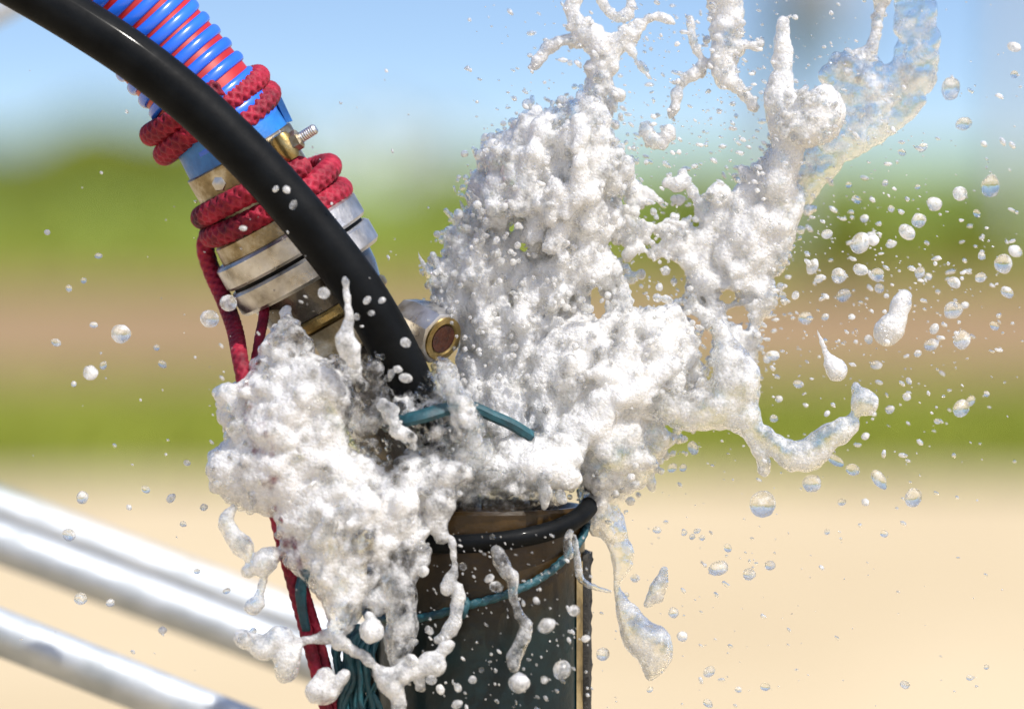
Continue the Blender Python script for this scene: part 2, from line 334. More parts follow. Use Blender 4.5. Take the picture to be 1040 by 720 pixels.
def shed(px0, px1, ptop, dist, label):
    a, b = at(px0, 170, dist), at(px1, 170, dist); z1 = at(px0, ptop, dist)[2]; y = a[1]; dp = (b[0] - a[0]) * 1.6
    zt = z1 * .72; xm = (a[0] + b[0]) / 2
    t = thing('farm_building', label, 'building', ((a[0] + b[0]) / 2, y, .1), 'pale buildings on the horizon')
    v = [(a[0], y, .1), (b[0], y, .1), (b[0], y, zt), (xm, y, z1), (a[0], y, zt)]; v += [(x, yy + dp, z) for x, yy, z in v]
    mesh_from('wall', v, [[0, 1, 2, 3, 4], [9, 8, 7, 6, 5], [0, 5, 6, 1], [1, 6, 7, 2], [4, 9, 5, 0]], M['pale'], t, smooth=False)
    e = .3; rv = []
    for s, xa in ((0, a[0]), (1, b[0])):
        sg = -1 if s == 0 else 1
        for yy in (y - e, y + dp + e):
            rv += [(xm, yy, z1 + .06), (xa + sg * e, yy, zt - .14), (xa + sg * e, yy, zt), (xm, yy, z1 + .24)]
    F = []
    for o in (0, 8): F += [[o, o + 1, o + 2, o + 3], [o + 4, o + 7, o + 6, o + 5]] + [[o + i, o + 4 + i, o + 4 + (i + 1) % 4, o + (i + 1) % 4] for i in range(4)]
    mesh_from('roof', rv, F, M['roof'], t, smooth=False)
    wd = (b[0] - a[0])
    for q in (.25, .6):
        x0, x1 = a[0] + wd * q, a[0] + wd * (q + .16); z0, zz = zt * .35, zt * .7
        v = [(x0, y - .05, z0), (x1, y - .05, z0), (x1, y - .05, zz), (x0, y - .05, zz), (x0, y + .02, z0), (x1, y + .02, z0), (x1, y + .02, zz), (x0, y + .02, zz)]
        mesh_from('window', v, [[0, 1, 2, 3], [0, 4, 5, 1], [1, 5, 6, 2], [2, 6, 7, 3], [3, 7, 4, 0]], M['pane'], t, smooth=False)
shed(300, 352, 128, 320, 'pale blurred farm building on the horizon nearest the metal coupling')
shed(372, 420, 112, 330, 'tallest pale blurred farm building on the horizon left of the splash')
shed(432, 480, 126, 340, 'pale blurred farm building on the horizon touching the splash')

def pole(px, ptop, dist, dia, label, drum):
    b = at(px, 200, dist); b[2] = 0; zt = at(px, ptop, dist)[2]
    t = thing('utility_pole', label, 'pole', b, 'blurred poles against the sky')
    P = np.linspace(b, [b[0], b[1], zt], 12); v, f = tube(P, np.linspace(dia * .6, dia * .42, 12), 12); mesh_from('shaft', v, f, M['timber'], t)
    z = zt - .5; v, f = tube(np.array([[b[0] - 1.1, b[1] - dia * .6, z], [b[0] + 1.1, b[1] - dia * .6, z]]), .07, 8); mesh_from('cross_arm', v, f, M['timber'], t)
    for q in (-1, -.5, .5, 1):
        c = np.array([b[0] + q, b[1] - dia * .6, z]); v, f = lathe(c, (0, 0, 1), [(.07, .02), (.1, .05), (.14, .03), (.18, .05), (.24, .02)], 10); mesh_from('insulator', v, f, M['pane'], t)
    if drum:
        c = np.array([b[0] + .5, b[1] - .2, drum]); v, f = lathe(c, (0, 0, 1), [(-.6, .1), (-.58, .38), (.5, .38), (.56, .3), (.6, .1)], 20); mesh_from('transformer', v, f, M['steel_grey'], t)
zz = at(815, -2, 62)[2]
pole(792, -420, 62, .34, 'grey utility pole blurred in the sky behind the rounded water blob', zz)
pole(1034, -380, 66, .34, 'grey utility pole blurred in the sky at the right edge of the photo', None)

# ------------------------------------------------------------------ galvanised tubes at the lower left
V0 = at(330, 700, 3.8)
rail = thing('tube_railing', 'out-of-focus galvanised steel tube railing sloping down behind the crimson rope', 'railing', (V0[0], V0[1], 0.0))
TR = .0141
for (xa, ya, xb, yb, d) in ((0, 517, 260, 615, 3.72), (0, 551, 320, 672, 3.42), (0, 642, 255, 743, 3.2)):
    sl_ = (yb - ya) / (xb - xa)
    e = 470 if d > 3.3 else 440
    P = np.linspace(at(-240, ya - 240 * sl_, d), at(e, ya + e * sl_, d), 40)
    v, f = tube(P, TR, 40); mesh_from('rail', v, f, M['zinc'], rail)
    for px in (-180, e - 8):
        q = at(px, ya + px * sl_, d); P = np.linspace(q + [0, .02, 0], [q[0], q[1] + .02, -.02], 8); v, f = tube(P, TR, 20); mesh_from('post', v, f, M['zinc'], rail)
# pale bar end in the top left corner
bar = thing('steel_tube', 'pale blurred steel tube cutting the top left corner behind the black hose', 'tube', at(-200, 118, 3.7) * [1, 1, 0])
P = np.linspace(at(-220, 128, 3.7), at(70, -26, 3.7), 30); v, f = tube(P, .0085, 24); mesh_from('bar', v, f, M['zinc'], bar)
q = at(-205, 120, 3.7); v, f = tube(np.linspace(q + [0, .02, 0], [q[0], q[1] + .02, -.02], 8), .012, 20); mesh_from('post', v, f, M['zinc'], bar)

# ------------------------------------------------------------------ the well pipe
PX, PR = 487.0, 107.0
rim_w = W([(PX, 513, 0)])[0]; R_ = PR * K
well = thing('well_pipe', 'dark wet well pipe standing upright with water pouring over its mouth', 'pipe', (rim_w[0], rim_w[1], 0.0))
v, f = lathe((rim_w[0], rim_w[1], 0), (0, 0, 1), [(0, R_), (.5, R_), (.9, R_), (rim_w[2] - .002, R_), (rim_w[2], R_ - .0015), (rim_w[2], R_ - .0045), (rim_w[2] - .003, R_ - .006), (.6, R_ - .006), (.6, .001)], 128)
sharp(mesh_from('barrel', v, f, M['pipe'], well))
# rough coating on the far half, its edge shows as a thin black strip on the right
th = np.linspace(math.radians(-14), math.radians(194), 90); zs = np.linspace(.02, rim_w[2] - .026, 260)
gr = np.random.default_rng(3); rough = 1 + gr.normal(0, .0085, (len(zs), len(th)))
vo_ = np.stack([rim_w[0] + (R_ + .0034) * np.cos(th)[None] * rough, rim_w[1] + (R_ + .0034) * np.sin(th)[None] * rough, np.repeat(zs[:, None], len(th), 1)], -1)
vi_ = np.stack([rim_w[0] + (R_ + .0003) * np.cos(th)[None] * np.ones_like(rough), rim_w[1] + (R_ + .0003) * np.sin(th)[None] * np.ones_like(rough), np.repeat(zs[:, None], len(th), 1)], -1)
n0, n1 = len(zs), len(th); F = []
for i in range(n0 - 1):
    for j in range(n1 - 1): F.append([i * n1 + j, i * n1 + j + 1, (i + 1) * n1 + j + 1, (i + 1) * n1 + j])
o = n0 * n1
for i in range(n0 - 1):
    for j in (0, n1 - 1):
        F.append([i * n1 + j, (i + 1) * n1 + j, o + (i + 1) * n1 + j, o + i * n1 + j])
for j in range(n1 - 1):
    i = n0 - 1; F.append([i * n1 + j, i * n1 + j + 1, o + i * n1 + j + 1, o + i * n1 + j])
mesh_from('coating', np.vstack([vo_.reshape(-1, 3), vi_.reshape(-1, 3)]), F, M['coating'], well)

th2 = np.linspace(math.radians(-25), math.radians(-15), 8); zs2 = np.linspace(.3, rim_w[2] - .03, 60)  # narrow tan strip running up the right side of the barrel
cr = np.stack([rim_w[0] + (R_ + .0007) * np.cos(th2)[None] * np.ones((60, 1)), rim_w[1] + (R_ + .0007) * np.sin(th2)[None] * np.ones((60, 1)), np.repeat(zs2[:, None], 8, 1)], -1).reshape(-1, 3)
mesh_from('tan_strip', cr, [[i * 8 + j, i * 8 + j + 1, (i + 1) * 8 + j + 1, (i + 1) * 8 + j] for i in range(59) for j in range(7)], M['pale_tan'], well)
# black cable looped round the mouth of the pipe
ph = np.linspace(0, 2 * np.pi, 200)
ring = np.c_[PX + 2 + 114 * np.cos(ph), 508 - 9 * np.cos(ph) + 41 * np.sin(ph), -117 * np.sin(ph)]
ring[:, 1] += 2.0 * np.sin(3 * ph)
v, f = tube(ring, 9.5, 20, cap=False); o = mesh_from('cable_loop', W(v), f, M['rubber'])
tag(o, 'black rubber cable looped around the mouth of the dark well pipe', 'cable')

# teal cord round the pipe with a knot
def on_pipe(x, y, off=4): return (x, y, -math.sqrt(max(0, (PR + off) ** 2 - (x - PX) ** 2)))
fib = lambda s, t: 1 + .10 * np.cos(3 * t + s * .55)
tc_ = thing('tied_twine', 'thin teal cord tied round the dark pipe below the black cable', 'cord', W([on_pipe(470, 612)])[0])
P = spline([(590, 500, 40), (596, 524, 0), on_pipe(590, 545), on_pipe(570, 567), on_pipe(545, 585), on_pipe(510, 600), on_pipe(474, 610), on_pipe(445, 619), on_pipe(415, 625), on_pipe(390, 626), (372, 622, -10), (375, 600, 45)], 1.5)
cd_ = part('twine_loop', tube(P, 4.2, 14, fib), M['teal'], tc_)
a_ = np.linspace(0, 4 * np.pi, 60); kn = np.array(on_pipe(470, 612, 6))[None] + np.c_[4 * np.sin(a_ * .5), 7 * np.cos(a_), -5 * np.sin(a_) + np.linspace(-3, 3, 60)]
part('knot', tube(kn, 4.2, 12, fib), M['teal'], cd_)
# frayed bundle of teal fibre hanging beside the pipe
tb = thing('frayed_teal_rope', 'frayed dark teal rope bunched at the lower left of the pipe', 'rope', W([(368, 700, -110)])[0])
for i in range(26):
    u = random.random(); x0 = 356 + 26 * u + random.uniform(-4, 4); z0 = -104 - 12 * random.random()
    P = spline([(x0 + 6, 628 + 12 * random.random(), z0 + 8), (x0 - 4 + random.uniform(-8, 8), 655, z0 - 4), (x0 + random.uniform(-12, 10), 682, z0), (x0 - 4 + random.uniform(-10, 12), 712, z0 + 3), (x0 + random.uniform(-12, 12), 750, z0 + 3), (x0 + random.uniform(-14, 14), 800, z0 + 6)], 5)
    part('strand', tube(P, random.uniform(1.4, 4.2), 8, lambda s, t: 1 + .12 * np.cos(2 * t + s * .5)), M['teal'], tb, False)
ts = thing('teal_strap', 'wet teal strap wound round the fittings just above the pipe mouth', 'strap', W([(470, 425, -60)])[0])
P = spline([(392, 418, 10), (396, 430, -60), (410, 426, -122), (432, 421, -136), (456, 414, -122), (478, 412, -95), (500, 421, -88), (520, 430, -84), (536, 440, -70), (540, 442, -20)], 2)
part('webbing', tube(P, 8.5, 16, lambda s, t: 1 + .05 * np.cos(9 * t), flat=.7), M['teal'], ts)
tt = thing('teal_tuft', 'short teal tuft knotted onto the hanging crimson rope', 'rope', W([(312, 598, -118)])[0])
for i in range(7):
    j = random.uniform(-4, 4)
    part('strand', tube(spline([(315 + j, 574, -120), (311 + j, 592, -127 + j), (312 + j * .8, 612, -124), (316 + j * .6, 634, -118)], 3), 3.0, 8, fib), M['teal'], tt, False)

# ------------------------------------------------------------------ the hose line: striped hose, coupling, ropes, black hose
AX = np.array([0.5, 0.866, 0.10]); AX /= np.linalg.norm(AX)
_, AP, AQ = basis(AX)
C0 = np.array([289.0, 235.0, 0.0])
def S(s, lat=0, q=0): return C0 + AX * s + AP * lat + AQ * q
def Z0(): return 0.0
# striped suction hose: red tube wound with a blue spiral rib
hp = spline([tuple(S(-108)), tuple(S(-150)), (166, 48, -15), (118, -8, -22), (58, -66, -30), (-30, -140, -40), (-120, -205, -50)], 2.0)
hose = thing('striped_hose', 'blue and red spiral ribbed suction hose rising to the upper left', 'hose', W([S(-120)])[0])
part('tube', tube(hp, 52.0, 48), M['red_pvc'], hose)
T, Nn, B = frames(hp); s = np.concatenate([[0], np.cumsum(np.linalg.norm(np.diff(hp, axis=0), axis=1))])
ss = np.arange(3, s[-1] - 2, .16 * 2.2); pitch = 17.2
ci = lambda A: np.stack([np.interp(ss, s, A[:, k]) for k in range(3)], 1)
pc, nc, bc = ci(hp), ci(Nn), ci(B); phs = ss / pitch * 2 * np.pi
hel = pc + 52.5 * (np.cos(phs)[:, None] * nc + np.sin(phs)[:, None] * bc)
def rib(hel, tang, rad, ra, rl, segs=10):
    th = np.linspace(0, 2 * np.pi, segs, endpoint=False); n = len(hel)
    v = hel[:, None] + rl * np.cos(th)[None, :, None] * tang[:, None] + ra * np.sin(th)[None, :, None] * rad[:, None]
    i, j = np.meshgrid(np.arange(n - 1), np.arange(segs), indexing='ij'); j2 = (j + 1) % segs
    return v.reshape(-1, 3), np.stack([i * segs + j, i * segs + j2, (i + 1) * segs + j2, (i + 1) * segs + j], -1).reshape(-1, 4).tolist()
tg = np.gradient(pc, axis=0); tg /= np.linalg.norm(tg, axis=1)[:, None]; rd = (hel - pc) / 52.5
part('spiral_rib', rib(hel, tg, rd, 3.8, 6.0, 14), M['blue_pvc'], hose, False)

# torn blue sleeve under the hose end
sv, sf = lathe(S(0), AX, [(-128, 50), (-126, 55), (-100, 56.5), (-90, 57), (-88, 55.5), (-88, 50)], 96)
sleeve = thing('blue_sleeve', 'scuffed blue sleeve clamped between the rope turns at the hose end', 'sleeve', W([S(-105)])[0])
part('band', (sv, sf), M['blue_sleeve'], sleeve)
tabp = [S(-136, 46, -18), S(-126, 66, -10), S(-92, 63, -14), S(-96, 40, -46), S(-120, 40, -44)]
tabp = np.array(tabp); inn = tabp * 1.0 + (np.array(S(-110)) - tabp) * .10
part('folded_tab', (np.vstack([tabp, inn]), [[0, 1, 2, 3, 4], [9, 8, 7, 6, 5]] + [[i, 5 + i, 5 + (i + 1) % 5, (i + 1) % 5] for i in range(5)]), M['blue_sleeve'], sleeve)

# bolted band clamp
clamp = thing('hose_clamp', 'stained steel band clamp with a protruding bolt below the blue sleeve', 'clamp', W([S(-78)])[0])
part('band', lathe(S(0), AX, [(-94, 55), (-93, 59), (-92, 60), (-66, 60), (-65, 59), (-64, 55)], 96), M['stained'], clamp)
bx = S(-88, 45, -42)
ctr = np.array([302., 146., -62.]); dr = np.array([.84, -.5, -.2]); dr /= np.linalg.norm(dr)
part('trunnion', lathe(ctr + np.array([-10, 6, 0]), (.5, .866, .1), [(-15, 4), (-14, 9), (-9, 11), (9, 11), (14, 9), (15, 4)], 32), M['brass'], clamp)
thr = [(-14, 5)] + [(i * 1.2 + 5, 5.2 + .5 * (i % 2)) for i in range(16)] + [(25.5, 4.2)]
bo_ = part('bolt', lathe(ctr, dr, thr, 24), M['alu'], clamp)
part('nut', lathe(ctr - dr * 2, dr, [(-7, 10.5), (7, 10.5), (9, 8)], 6), M['stained'], bo_)
bh = np.array([227., 188., -55.])
part('bolt_head', lathe(bh, (-.35, .15, -.92), [(-8, 9), (1, 9), (5, 7.5), (7, 3)], 6), M['alu'], clamp)
part('lug', lathe(bh + [12, -5, -1], (-.2, .1, -.97), [(-8, 6), (0, 6), (3, 4), (4, 1)], 20), M['brass'], clamp)

# metal coupling
cp = thing('hose_coupling', 'scratched aluminium and brass hose coupling with two thick collars', 'coupling', W([S(25)])[0])
part('neck', lathe(S(0), AX, [(-66, 50), (-64, 56), (-40, 57), (-34, 62), (-22, 66), (-18, 70), (-6, 71), (-1.5, 71)], 96), M['stained'], cp)
part('collar', lathe(S(0), AX, [(-1, 60), (-1, 77), (2, 80.5), (22, 80.5), (25, 78), (25, 60)], 96), M['alu'], cp)
part('collar', lathe(S(0), AX, [(29, 60), (29, 77), (32, 80), (51, 80), (54.5, 77), (54.5, 60)], 96), M['alu'], cp)
part('gasket', lathe(S(0), AX, [(24.5, 60), (24.5, 74), (29.5, 74), (29.5, 60)], 96), M['rubber'], cp)
part('barrel', lathe(S(0), AX, [(54, 50), (54, 67), (70, 66), (86, 62), (88, 56)], 96), M['dark_metal'], cp)
part('brass_ring', lathe(S(0), AX, [(87, 50), (87, 62), (90, 65), (96, 65), (99, 62), (99, 50)], 96), M['brass'], cp)
part('hexagon', lathe(S(0), AX, [(99, 48), (99, 58), (102, 61), (134, 61), (137, 58), (137, 46)], 6), M['stained'], cp)
elb = spline([tuple(S(136)), tuple(S(170)), (400, 425, 14), (430, 480, 10), (448, 560, 6), (455, 760, 4)], 3)
part('suction_pipe', tube(elb, 47, 48), M['dark_metal'], cp)
# cam lug with a rust-stained bore
lg = thing('coupling_lug', 'silver metal lug with a round rusty bore beside the black hose', 'lug', W([(432, 330, -8)])[0])
ld = np.array([.66, .36, -.66]); ld /= np.linalg.norm(ld); lc = np.array([450., 344., -36.])
part('body', lathe(lc, ld, [(-62, 15), (-58, 22), (-40, 27), (-8, 28.5), (-1, 28), (0, 26), (0, 20), (-2, 18.5), (-20, 17)], 8), M['alu'], lg)
br_ = part('bore_ring', lathe(lc, ld, [(-22, 14.2), (1.0, 15.2), (2.5, 17), (2.0, 22.5), (-3, 24)], 40), M['brass'], lg)
part('bore', lathe(lc, ld, [(1.5, 14.5), (-4, 14), (-16, 13), (-17, 8), (-16, 3), (-16, .5)], 32), M['dark_rust'], br_)

# crimson rope
RR = 11.0
braid = lambda s, t: 1 + .16 * np.maximum(np.cos(5 * t + s * .62), np.cos(5 * t - s * .62)) - .05
def coil(c, ax, rh, pitch, turns, ph0, wob, seed):
    r = np.random.default_rng(seed); a, p, q = basis(ax)
    t = np.linspace(0, turns, int(turns * 300)); phi = ph0 + 2 * np.pi * t
    k1, k2 = r.uniform(0, 6, 2)
    rad = rh + wob * np.sin(2 * phi * .5 + k1); sft = pitch * (t - turns / 2) + wob * 1.3 * np.sin(phi * 1.5 + k2)
    return np.asarray(c) + a * sft[:, None] + rad[:, None] * (p * np.cos(phi)[:, None] + q * np.sin(phi)[:, None])
rope = thing('crimson_rope', 'wet crimson braided rope lashed round the hose end with a line hanging down', 'rope', W([S(-90)])[0])
up = coil(np.array([214, 116, -4]), (.56, .82, .12), 61.5, 21.5, 2.05, 1.2, 1.2, 1)
part('upper_lashing', tube(up, RR, 30, braid), M['rope'], rope, False)
lw = coil(np.array([273, 205, 0]), (.42, .90, .12), 70, 21, 2.1, .9, 2.0, 2)
part('lower_lashing', tube(lw, RR, 30, braid), M['rope'], rope, False)
lk = spline([tuple(up[-1]), (258, 150, 58), (300, 172, 62), tuple(lw[0])], 2)
part('rope_link', tube(lk, RR, 24, braid), M['rope'], rope, False)
hl = spline([(214, 228, 30), (207, 250, 30), (214, 276, 28), (227, 304, 10), (240, 335, -30), (250, 370, -100), (262, 430, -106), (279, 490, -108), (290, 540, -110), (303, 590, -112), (319, 650, -114), (335, 712, -116), (350, 780, -116)], 1.4)
hl2 = spline([(266, 290, -20), (270, 318, -40), (266, 350, -70), (262, 400, -92), (284, 480, -100), (298, 540, -102), (312, 592, -104), (330, 652, -106), (345, 714, -108), (362, 780, -108)], 1.4)
part('hanging_line', tube(hl, np.interp(np.arange(len(hl)), [0, 60, len(hl)], [9.0, 8.2, 5.6]), 24, braid), M['rope'], rope, False)
part('hanging_line', tube(hl2, 5.0, 20, braid), M['rope'], rope, False)

# thick black hose in front
bhp = spline([(-220, -118, -120), (-110, -78, -120), (-30, -40, -120), (30, -8, -120), (87, 26, -121), (140, 61, -122), (193, 103, -123), (236, 143, -123), (272, 180, -122), (312, 226, -119), (347, 270, -114), (372, 306, -108), (396, 348, -98), (414, 386, -86), (428, 425, -72), (440, 480, -52), (448, 560, -44), (452, 700, -40)], 3)
bhp = np.array([comp(*p) for p in bhp])
v, f = tube(bhp, 24.2, 48); o = mesh_from('black_hose', W(v), f, M['rubber'])
tag(o, 'thick glossy black hose arching across the front into the well pipe', 'hose')

# ------------------------------------------------------------------ water: implicit surfaces
class Lattice:
    def __init__(s, seed, n=48): s.n = n; s.a = np.random.default_rng(seed).random((n, n, n)).astype(np.float32)
    def __call__(s, p):
        i = np.floor(p).astype(np.int32); f = (p - i).astype(np.float32); f = f * f * (3 - 2 * f); n = s.n; i %= n; j = (i + 1) % n
        a = s.a; x0, y0, z0 = i.T; x1, y1, z1 = j.T; fx, fy, fz = f.T
        c0 = (a[x0, y0, z0] * (1 - fx) + a[x1, y0, z0] * fx) * (1 - fy) + (a[x0, y1, z0] * (1 - fx) + a[x1, y1, z0] * fx) * fy
        c1 = (a[x0, y0, z1] * (1 - fx) + a[x1, y0, z1] * fx) * (1 - fy) + (a[x0, y1, z1] * (1 - fx) + a[x1, y1, z1] * fx) * fy
        return c0 * (1 - fz) + c1 * fz
def flow_space(p, u, st):
    u = np.array([u[0], u[1], 0.0]); u /= np.linalg.norm(u); t = p @ u
    return p - np.outer(t * (1 - 1 / st), u)
class Field:
    def __init__(s, lo, hi, h):
        s.lo = np.array(lo, float); s.h = h; s.n = np.ceil((np.array(hi) - s.lo) / h).astype(int) + 1
        s.d = np.full(s.n, 12.0, np.float32); s.w = np.zeros(s.n, np.float32)
        s.ax = [s.lo[k] + h * np.arange(s.n[k]) for k in range(3)]
    def capsule(s, a, b, ra, rb, k, foam):
        a = np.asarray(a, float); b = np.asarray(b, float); pad = max(ra, rb) + k + 3
        i0 = np.maximum(np.floor((np.minimum(a, b) - pad - s.lo) / s.h).astype(int), 0)
        i1 = np.minimum(np.ceil((np.maximum(a, b) + pad - s.lo) / s.h).astype(int) + 1, s.n)
        if (i1 <= i0).any(): return
        sl = tuple(slice(i0[q], i1[q]) for q in range(3))
        X = s.ax[0][sl[0]][:, None, None] - a[0]; Y = s.ax[1][sl[1]][None, :, None] - a[1]; Z = s.ax[2][sl[2]][None, None, :] - a[2]
        ab = b - a; L = ab.dot(ab)
        if L > 1e-6:
            t = np.clip((X * ab[0] + Y * ab[1] + Z * ab[2]) / L, 0, 1)
            d = np.sqrt((X - t * ab[0]) ** 2 + (Y - t * ab[1]) ** 2 + (Z - t * ab[2]) ** 2) - (ra + (rb - ra) * t)
        else: d = np.sqrt(X * X + Y * Y + Z * Z) - ra
        o = s.d[sl]; hh = np.clip(.5 + .5 * (o - d) / k, 0, 1)
        s.d[sl] = (o + (d - o) * hh - k * hh * (1 - hh)).astype(np.float32)
        s.w[sl] = (s.w[sl] + (foam - s.w[sl]) * hh).astype(np.float32)
    def stroke(s, pts, z=0, k=3.5, foam=.6, jit=.22, step=5, flat=None):
        """rows (x, y, r[, z]) in photo pixels: a lumpy strand of water"""
        q = np.array([(p[0], p[1], p[3] if len(p) > 3 else z, p[2]) for p in pts], float)
        q = spline(q, step) if len(q) > 1 else q
        c = np.array([comp(*p[:3]) for p in q]); r = np.maximum(.9, q[:, 3]); n = len(q)
        r = r * (1 + jit * rng.normal(0, .6, n)).clip(.65, 1.35); c = c + rng.normal(0, .12, (n, 3)) * r[:, None]
        if n == 1: s.capsule(c[0], c[0], r[0], r[0], k, foam); return
        for i in range(n - 1): s.capsule(c[i], c[i + 1], r[i], r[i + 1], k, foam)
    def clump(s, pts, z=0, k=3, foam=.6, dens=1.0):
        """a strand made of many bubbly lumps and beads"""
        s.stroke([(p[0], p[1], p[2] * .72) + tuple(p[3:]) for p in pts], z, k, foam, .35, 4)
        q = spline(np.array([(p[0], p[1], z, p[2]) for p in pts], float), 3)
        for x, y, zz_, r in q:
            for _ in range(max(1, int(r * .28 * dens))):
                u = rng.normal(size=3); u /= np.linalg.norm(u); rr = r * rng.uniform(.16, .5); o = r * rng.uniform(.55, 1.0) if rng.random() < .85 else r * rng.uniform(1.2, 2.2)
                c = np.array(comp(x, y, zz_)) + u * o; s.capsule(c, c, max(1.1, rr), max(1.1, rr), 2.0, float(np.clip(foam + rng.normal(-.05, .2), 0, 1)))
    def carve(s, c, r, k=3):
        c = np.array(comp(*c)); pad = np.asarray(r, float) * 1.05 + k + 3
        i0 = np.maximum(np.floor((c - pad - s.lo) / s.h).astype(int), 0); i1 = np.minimum(np.ceil((c + pad - s.lo) / s.h).astype(int) + 1, s.n)
        if (i1 <= i0).any(): return
        sl = tuple(slice(i0[q], i1[q]) for q in range(3)); r = np.asarray(r, float)
        X = (s.ax[0][sl[0]][:, None, None] - c[0]) / r[0]; Y = (s.ax[1][sl[1]][None, :, None] - c[1]) / r[1]; Z = (s.ax[2][sl[2]][None, None, :] - c[2]) / r[2]
        d = (np.sqrt(X * X + Y * Y + Z * Z) - 1) * r.min() + 1.2 * np.sin(s.ax[0][sl[0]] * .55)[:, None, None] * np.sin(s.ax[1][sl[1]] * .6)[None, :, None]
        s.d[sl] = np.maximum(s.d[sl], -d).astype(np.float32)
    def relief(s, amps, seed, flow=None, st=2.6):
        """fine lumps and bubbles, stronger where the water is aerated"""
        m = np.abs(s.d) < 7; idx = np.argwhere(m); p = s.lo + idx * s.h; f = s.w[m]; p = flow_space(p, flow, st) if flow is not None else p; dd = np.zeros(len(p), np.float32)
        for q, (lam, amp, cl) in enumerate(amps):
            L = Lattice(seed + q); v = L(p / lam) * .6 + L(p / lam * 1.93 + 17.3) * .4
            dd += amp * (v - .5) * 2 * np.clip(cl + (1 - cl) * f, 0, 1)
        s.d[m] += dd
    def mesh(s):
        f = s.d; ins = f < 0; n = s.n
        c = np.zeros(tuple(n - 1), np.uint8)
        for i in (0, 1):
            for j in (0, 1):
                for k in (0, 1): c += ins[i:n[0] - 1 + i, j:n[1] - 1 + j, k:n[2] - 1 + k]
        act = (c > 0) & (c < 8); ids = np.full(act.shape, -1, np.int32); cells = np.argwhere(act); ids[act] = np.arange(len(cells))
        off = np.array([(i, j, k) for i in (0, 1) for j in (0, 1) for k in (0, 1)])
        val = np.stack([f[cells[:, 0] + o[0], cells[:, 1] + o[1], cells[:, 2] + o[2]] for o in off], 1)
        wv = np.mean([s.w[cells[:, 0] + o[0], cells[:, 1] + o[1], cells[:, 2] + o[2]] for o in off], 0)
        acc = np.zeros((len(cells), 3)); cnt = np.zeros(len(cells))
        for a in range(8):
            for b in range(a + 1, 8):
                if np.abs(off[a] - off[b]).sum() != 1: continue
                va, vb = val[:, a], val[:, b]; x = (va < 0) != (vb < 0)
                t = np.where(x, va / np.where(x, va - vb, 1), 0)
                acc += np.where(x[:, None], off[a] + t[:, None] * (off[b] - off[a]), 0); cnt += x
        v = s.lo + s.h * (cells + acc / cnt[:, None]); Q = []
        for axs in range(3):
            u, w_ = (axs + 1) % 3, (axs + 2) % 3
            sA = [slice(None)] * 3; sB = [slice(None)] * 3; sA[axs] = slice(0, -1); sB[axs] = slice(1, None)
            e = np.argwhere(ins[tuple(sA)] != ins[tuple(sB)])
            e = e[(e[:, u] > 0) & (e[:, w_] > 0) & (e[:, u] < n[u] - 1) & (e[:, w_] < n[w_] - 1)]
            g = []
            for du, dw in ((-1, -1), (0, -1), (0, 0), (-1, 0)):
                q = e.copy(); q[:, u] += du; q[:, w_] += dw; g.append(ids[q[:, 0], q[:, 1], q[:, 2]])
            g = np.stack(g, 1); fl = ~ins[e[:, 0], e[:, 1], e[:, 2]]; g[fl] = g[fl][:, ::-1]; Q.append(g)
        Q = np.vstack(Q); Q = Q[(Q >= 0).all(1)]
        # the pixel frame is left-handed (y down): W() mirrors it, so the winding above comes out outward
        return v, Q[:, ::-1], wv
def seg_dist(P, poly):
    A = np.asarray(poly, float); B_ = np.roll(A, -1, 0); best = np.full(len(P), 1e9); ins = np.zeros(len(P), bool)
    for a, b in zip(A, B_):
        ab = b - a; t = np.clip(((P - a) @ ab) / max(ab @ ab, 1e-9), 0, 1); best = np.minimum(best, np.linalg.norm(P - a - t[:, None] * ab, axis=1))
        cr = ((a[1] > P[:, 1]) != (b[1] > P[:, 1])); xx = a[0] + (P[:, 1] - a[1]) * ab[0] / (ab[1] if abs(ab[1]) > 1e-9 else 1e-9)
        ins ^= cr & (P[:, 0] < xx)
    return np.where(ins, best, -best)
def fill(F, poly, n, rr, thick, z, foam, holes=(), k=5.0, power=1.7, grow=1.5, flow=None, el=1.6):
    """crowd of lumps inside an outline, thickest in the middle"""
    A = np.asarray(poly, float); lo, hi = A.min(0), A.max(0); P = rng.uniform(lo, hi, (n * 5, 2)); d = seg_dist(P, A)
    for h in holes: d = np.minimum(d, -seg_dist(P, h))
    m = d > 1.0; P, d = P[m][:n], d[m][:n]
    r = rr[0] + (rr[1] - rr[0]) * rng.random(len(P)) ** power; r = np.minimum(r, d + grow)
    fz = z if callable(z) else (lambda x, y: z); ff = foam if callable(foam) else (lambda x, y: foam)
    for (x, y), rad, dd in zip(P, r, d):
        tz = thick * math.sqrt(min(1, dd / 40)); zz_ = fz(x, y) + rng.uniform(-1, 1) * tz
        p0 = p1 = np.array(comp(x, y, zz_))
        if flow is not None and dd > 3:
            u = np.array([x - flow[0], y - flow[1], 0.0]); u /= np.linalg.norm(u) + 1e-6; u += rng.normal(0, .3, 3); L_ = min(el * rad * rng.random(), max(0, dd - rad * .5) + 1); p0, p1 = p0 - u * L_, p0 + u * L_; rad *= .85
        F.capsule(p0, p1, rad, rad * rng.uniform(.6, 1), k, float(np.clip(ff(x, y) + rng.normal(0, .13) - .42 * math.exp(-dd / 7) - (.12 if rad < 5 else 0), 0, 1)))
def bubbles(F, poly, n, rr, z0, z1, foam=.2):
    A = np.asarray(poly, float); P = rng.uniform(A.min(0), A.max(0), (n * 3, 2)); P = P[seg_dist(P, A) > 1][:n]
    for x, y in P:
        r = rng.uniform(*rr); q = comp(x, y, rng.uniform(z0, z1)); F.capsule(q, q, r, r, 1.0, foam)

